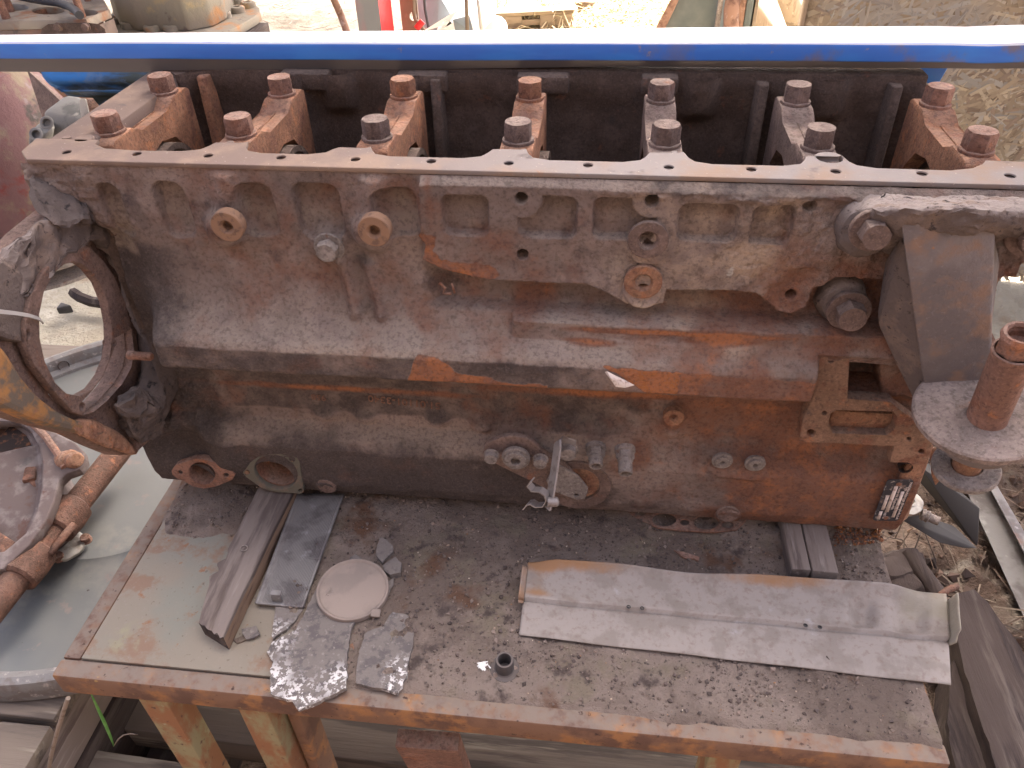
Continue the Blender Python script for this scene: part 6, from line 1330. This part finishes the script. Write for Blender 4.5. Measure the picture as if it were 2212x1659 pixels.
def ghc():
    x, y = random.uniform(.5, 1.1), random.uniform(-.45, .6); return (x, y, heap_z(x, y)-G)
crumbs('soil_crumbs', 1500, ghc, .002, .012, [(.10, .07, .055), (.15, .10, .075), (.2, .13, .09), (.06, .045, .04)], M_crumb, 'crumbled soil and bark bits right of the table')

# ------------------------------------------------------------------ below the table
BP = []
for k, (x0, x1, y0, y1, zt, lab) in enumerate(((-.95, .55, -.285, -.205, -.885, 'grey plank under the table behind the legs'), (-.74, .50, -.43, -.345, -.845, 'nearest grey plank under the table'), (-.9, .55, -.16, -.06, -.95, 'lowest dark plank in the shade under the table'))):
    o = boxat('floor_plank', ((x0+x1)/2, (y0+y1)/2, zt-.03+G), (x1-x0, y1-y0, .06), M_woodx, None, (0, 0, R_((-1.5, -2.2, .8)[k])), .003, .002); tagged(o, lab, 'plank', 'planks under the table')
for x in (-.55, .3):
    o = boxat('sleeper', (x, -.24, (-.95+G)/2-.006), (.10, .46, -.95+G), M_wooddk, None, (0, 0, 0), .004, .002); tagged(o, ('left' if x < 0 else 'right')+' dark sleeper beam carrying the planks', 'beam', 'sleepers')
o = boxat('brown_board', (at(940, 1640, z=-.72).x, -.325, -.80+G), (.078, .022, .34), M_brown, None, (R_(12), 0, R_(2)), .002); tagged(o, 'upright brown board below the middle of the table front', 'board')
p = at(186, 1578, z=-.86)
rg_ = link('tin_ring', lathe_me([(.0165, 0), (.017, .004), (.016, .006), (.0135, .005), (.013, .001), (.002, .001)], 32), M_steel, None, frame(p, (.1, -.5, 1))); tag(rg_, 'small round tin cap in the gap left of table legs', 'cap')
def blade(name, pts, w_, mt, label):
    v = []; f = []
    for i, q in enumerate(pts):
        s = Vector((1, .15, 0))*w_*(math.sin(math.pi*(.12+.86*i/(len(pts)-1)))+.05); n = Vector((0, -.0015, 0))
        v += [q-s/2, q+n, q+s/2]
    for i in range(len(pts)-1): f += [(i*3, i*3+1, i*3+4, i*3+3), (i*3+1, i*3+2, i*3+5, i*3+4)]
    o = link(name, mesh(v, f), mt); s = o.modifiers.new('s', 'SOLIDIFY'); s.thickness = .0004; tagged(o, label, 'grass'); return o
blade('grass_blade', [at(a, b, y=-.362) for a, b in ((246, 1611), (238, 1590), (226, 1562), (214, 1536), (203, 1512), (196, 1495))], .0050, M_blade, 'single green grass blade rising beside the left table leg')
blade('grass_blade', [at(a, b, y=-.362) for a, b in ((246, 1611), (256, 1596), (268, 1587), (282, 1584), (298, 1586))], .0035, M_twig, 'pale bent grass blade at foot of the green one')
tagged(link('dry_twig', tube_me([at(a, b, y=-.405) for a, b in ((147, 1508), (138, 1535), (124, 1580), (112, 1625), (100, 1690))], .0026, 8), M_twig), 'dry twig standing below the left table corner', 'twig')
tagged(link('black_twig', tube_me([ground_at(a, b)+Vector((0, 0, .03)) for a, b in ((166, 648), (180, 658), (205, 668), (245, 674), (280, 676))], .018, 7), M_wooddk), 'black branch on the sand seen through the starter hole', 'branch')
tagged(link('black_scrap', jitter(hull_me([ground_at(a, b)+Vector((0, 0, dz)) for dz in (.01, .04) for a, b in ((130, 688), (142, 674), (166, 680), (150, 684))], .005), .006, 15), M_black), 'black rag scrap on the sand seen through the starter hole', 'scrap')
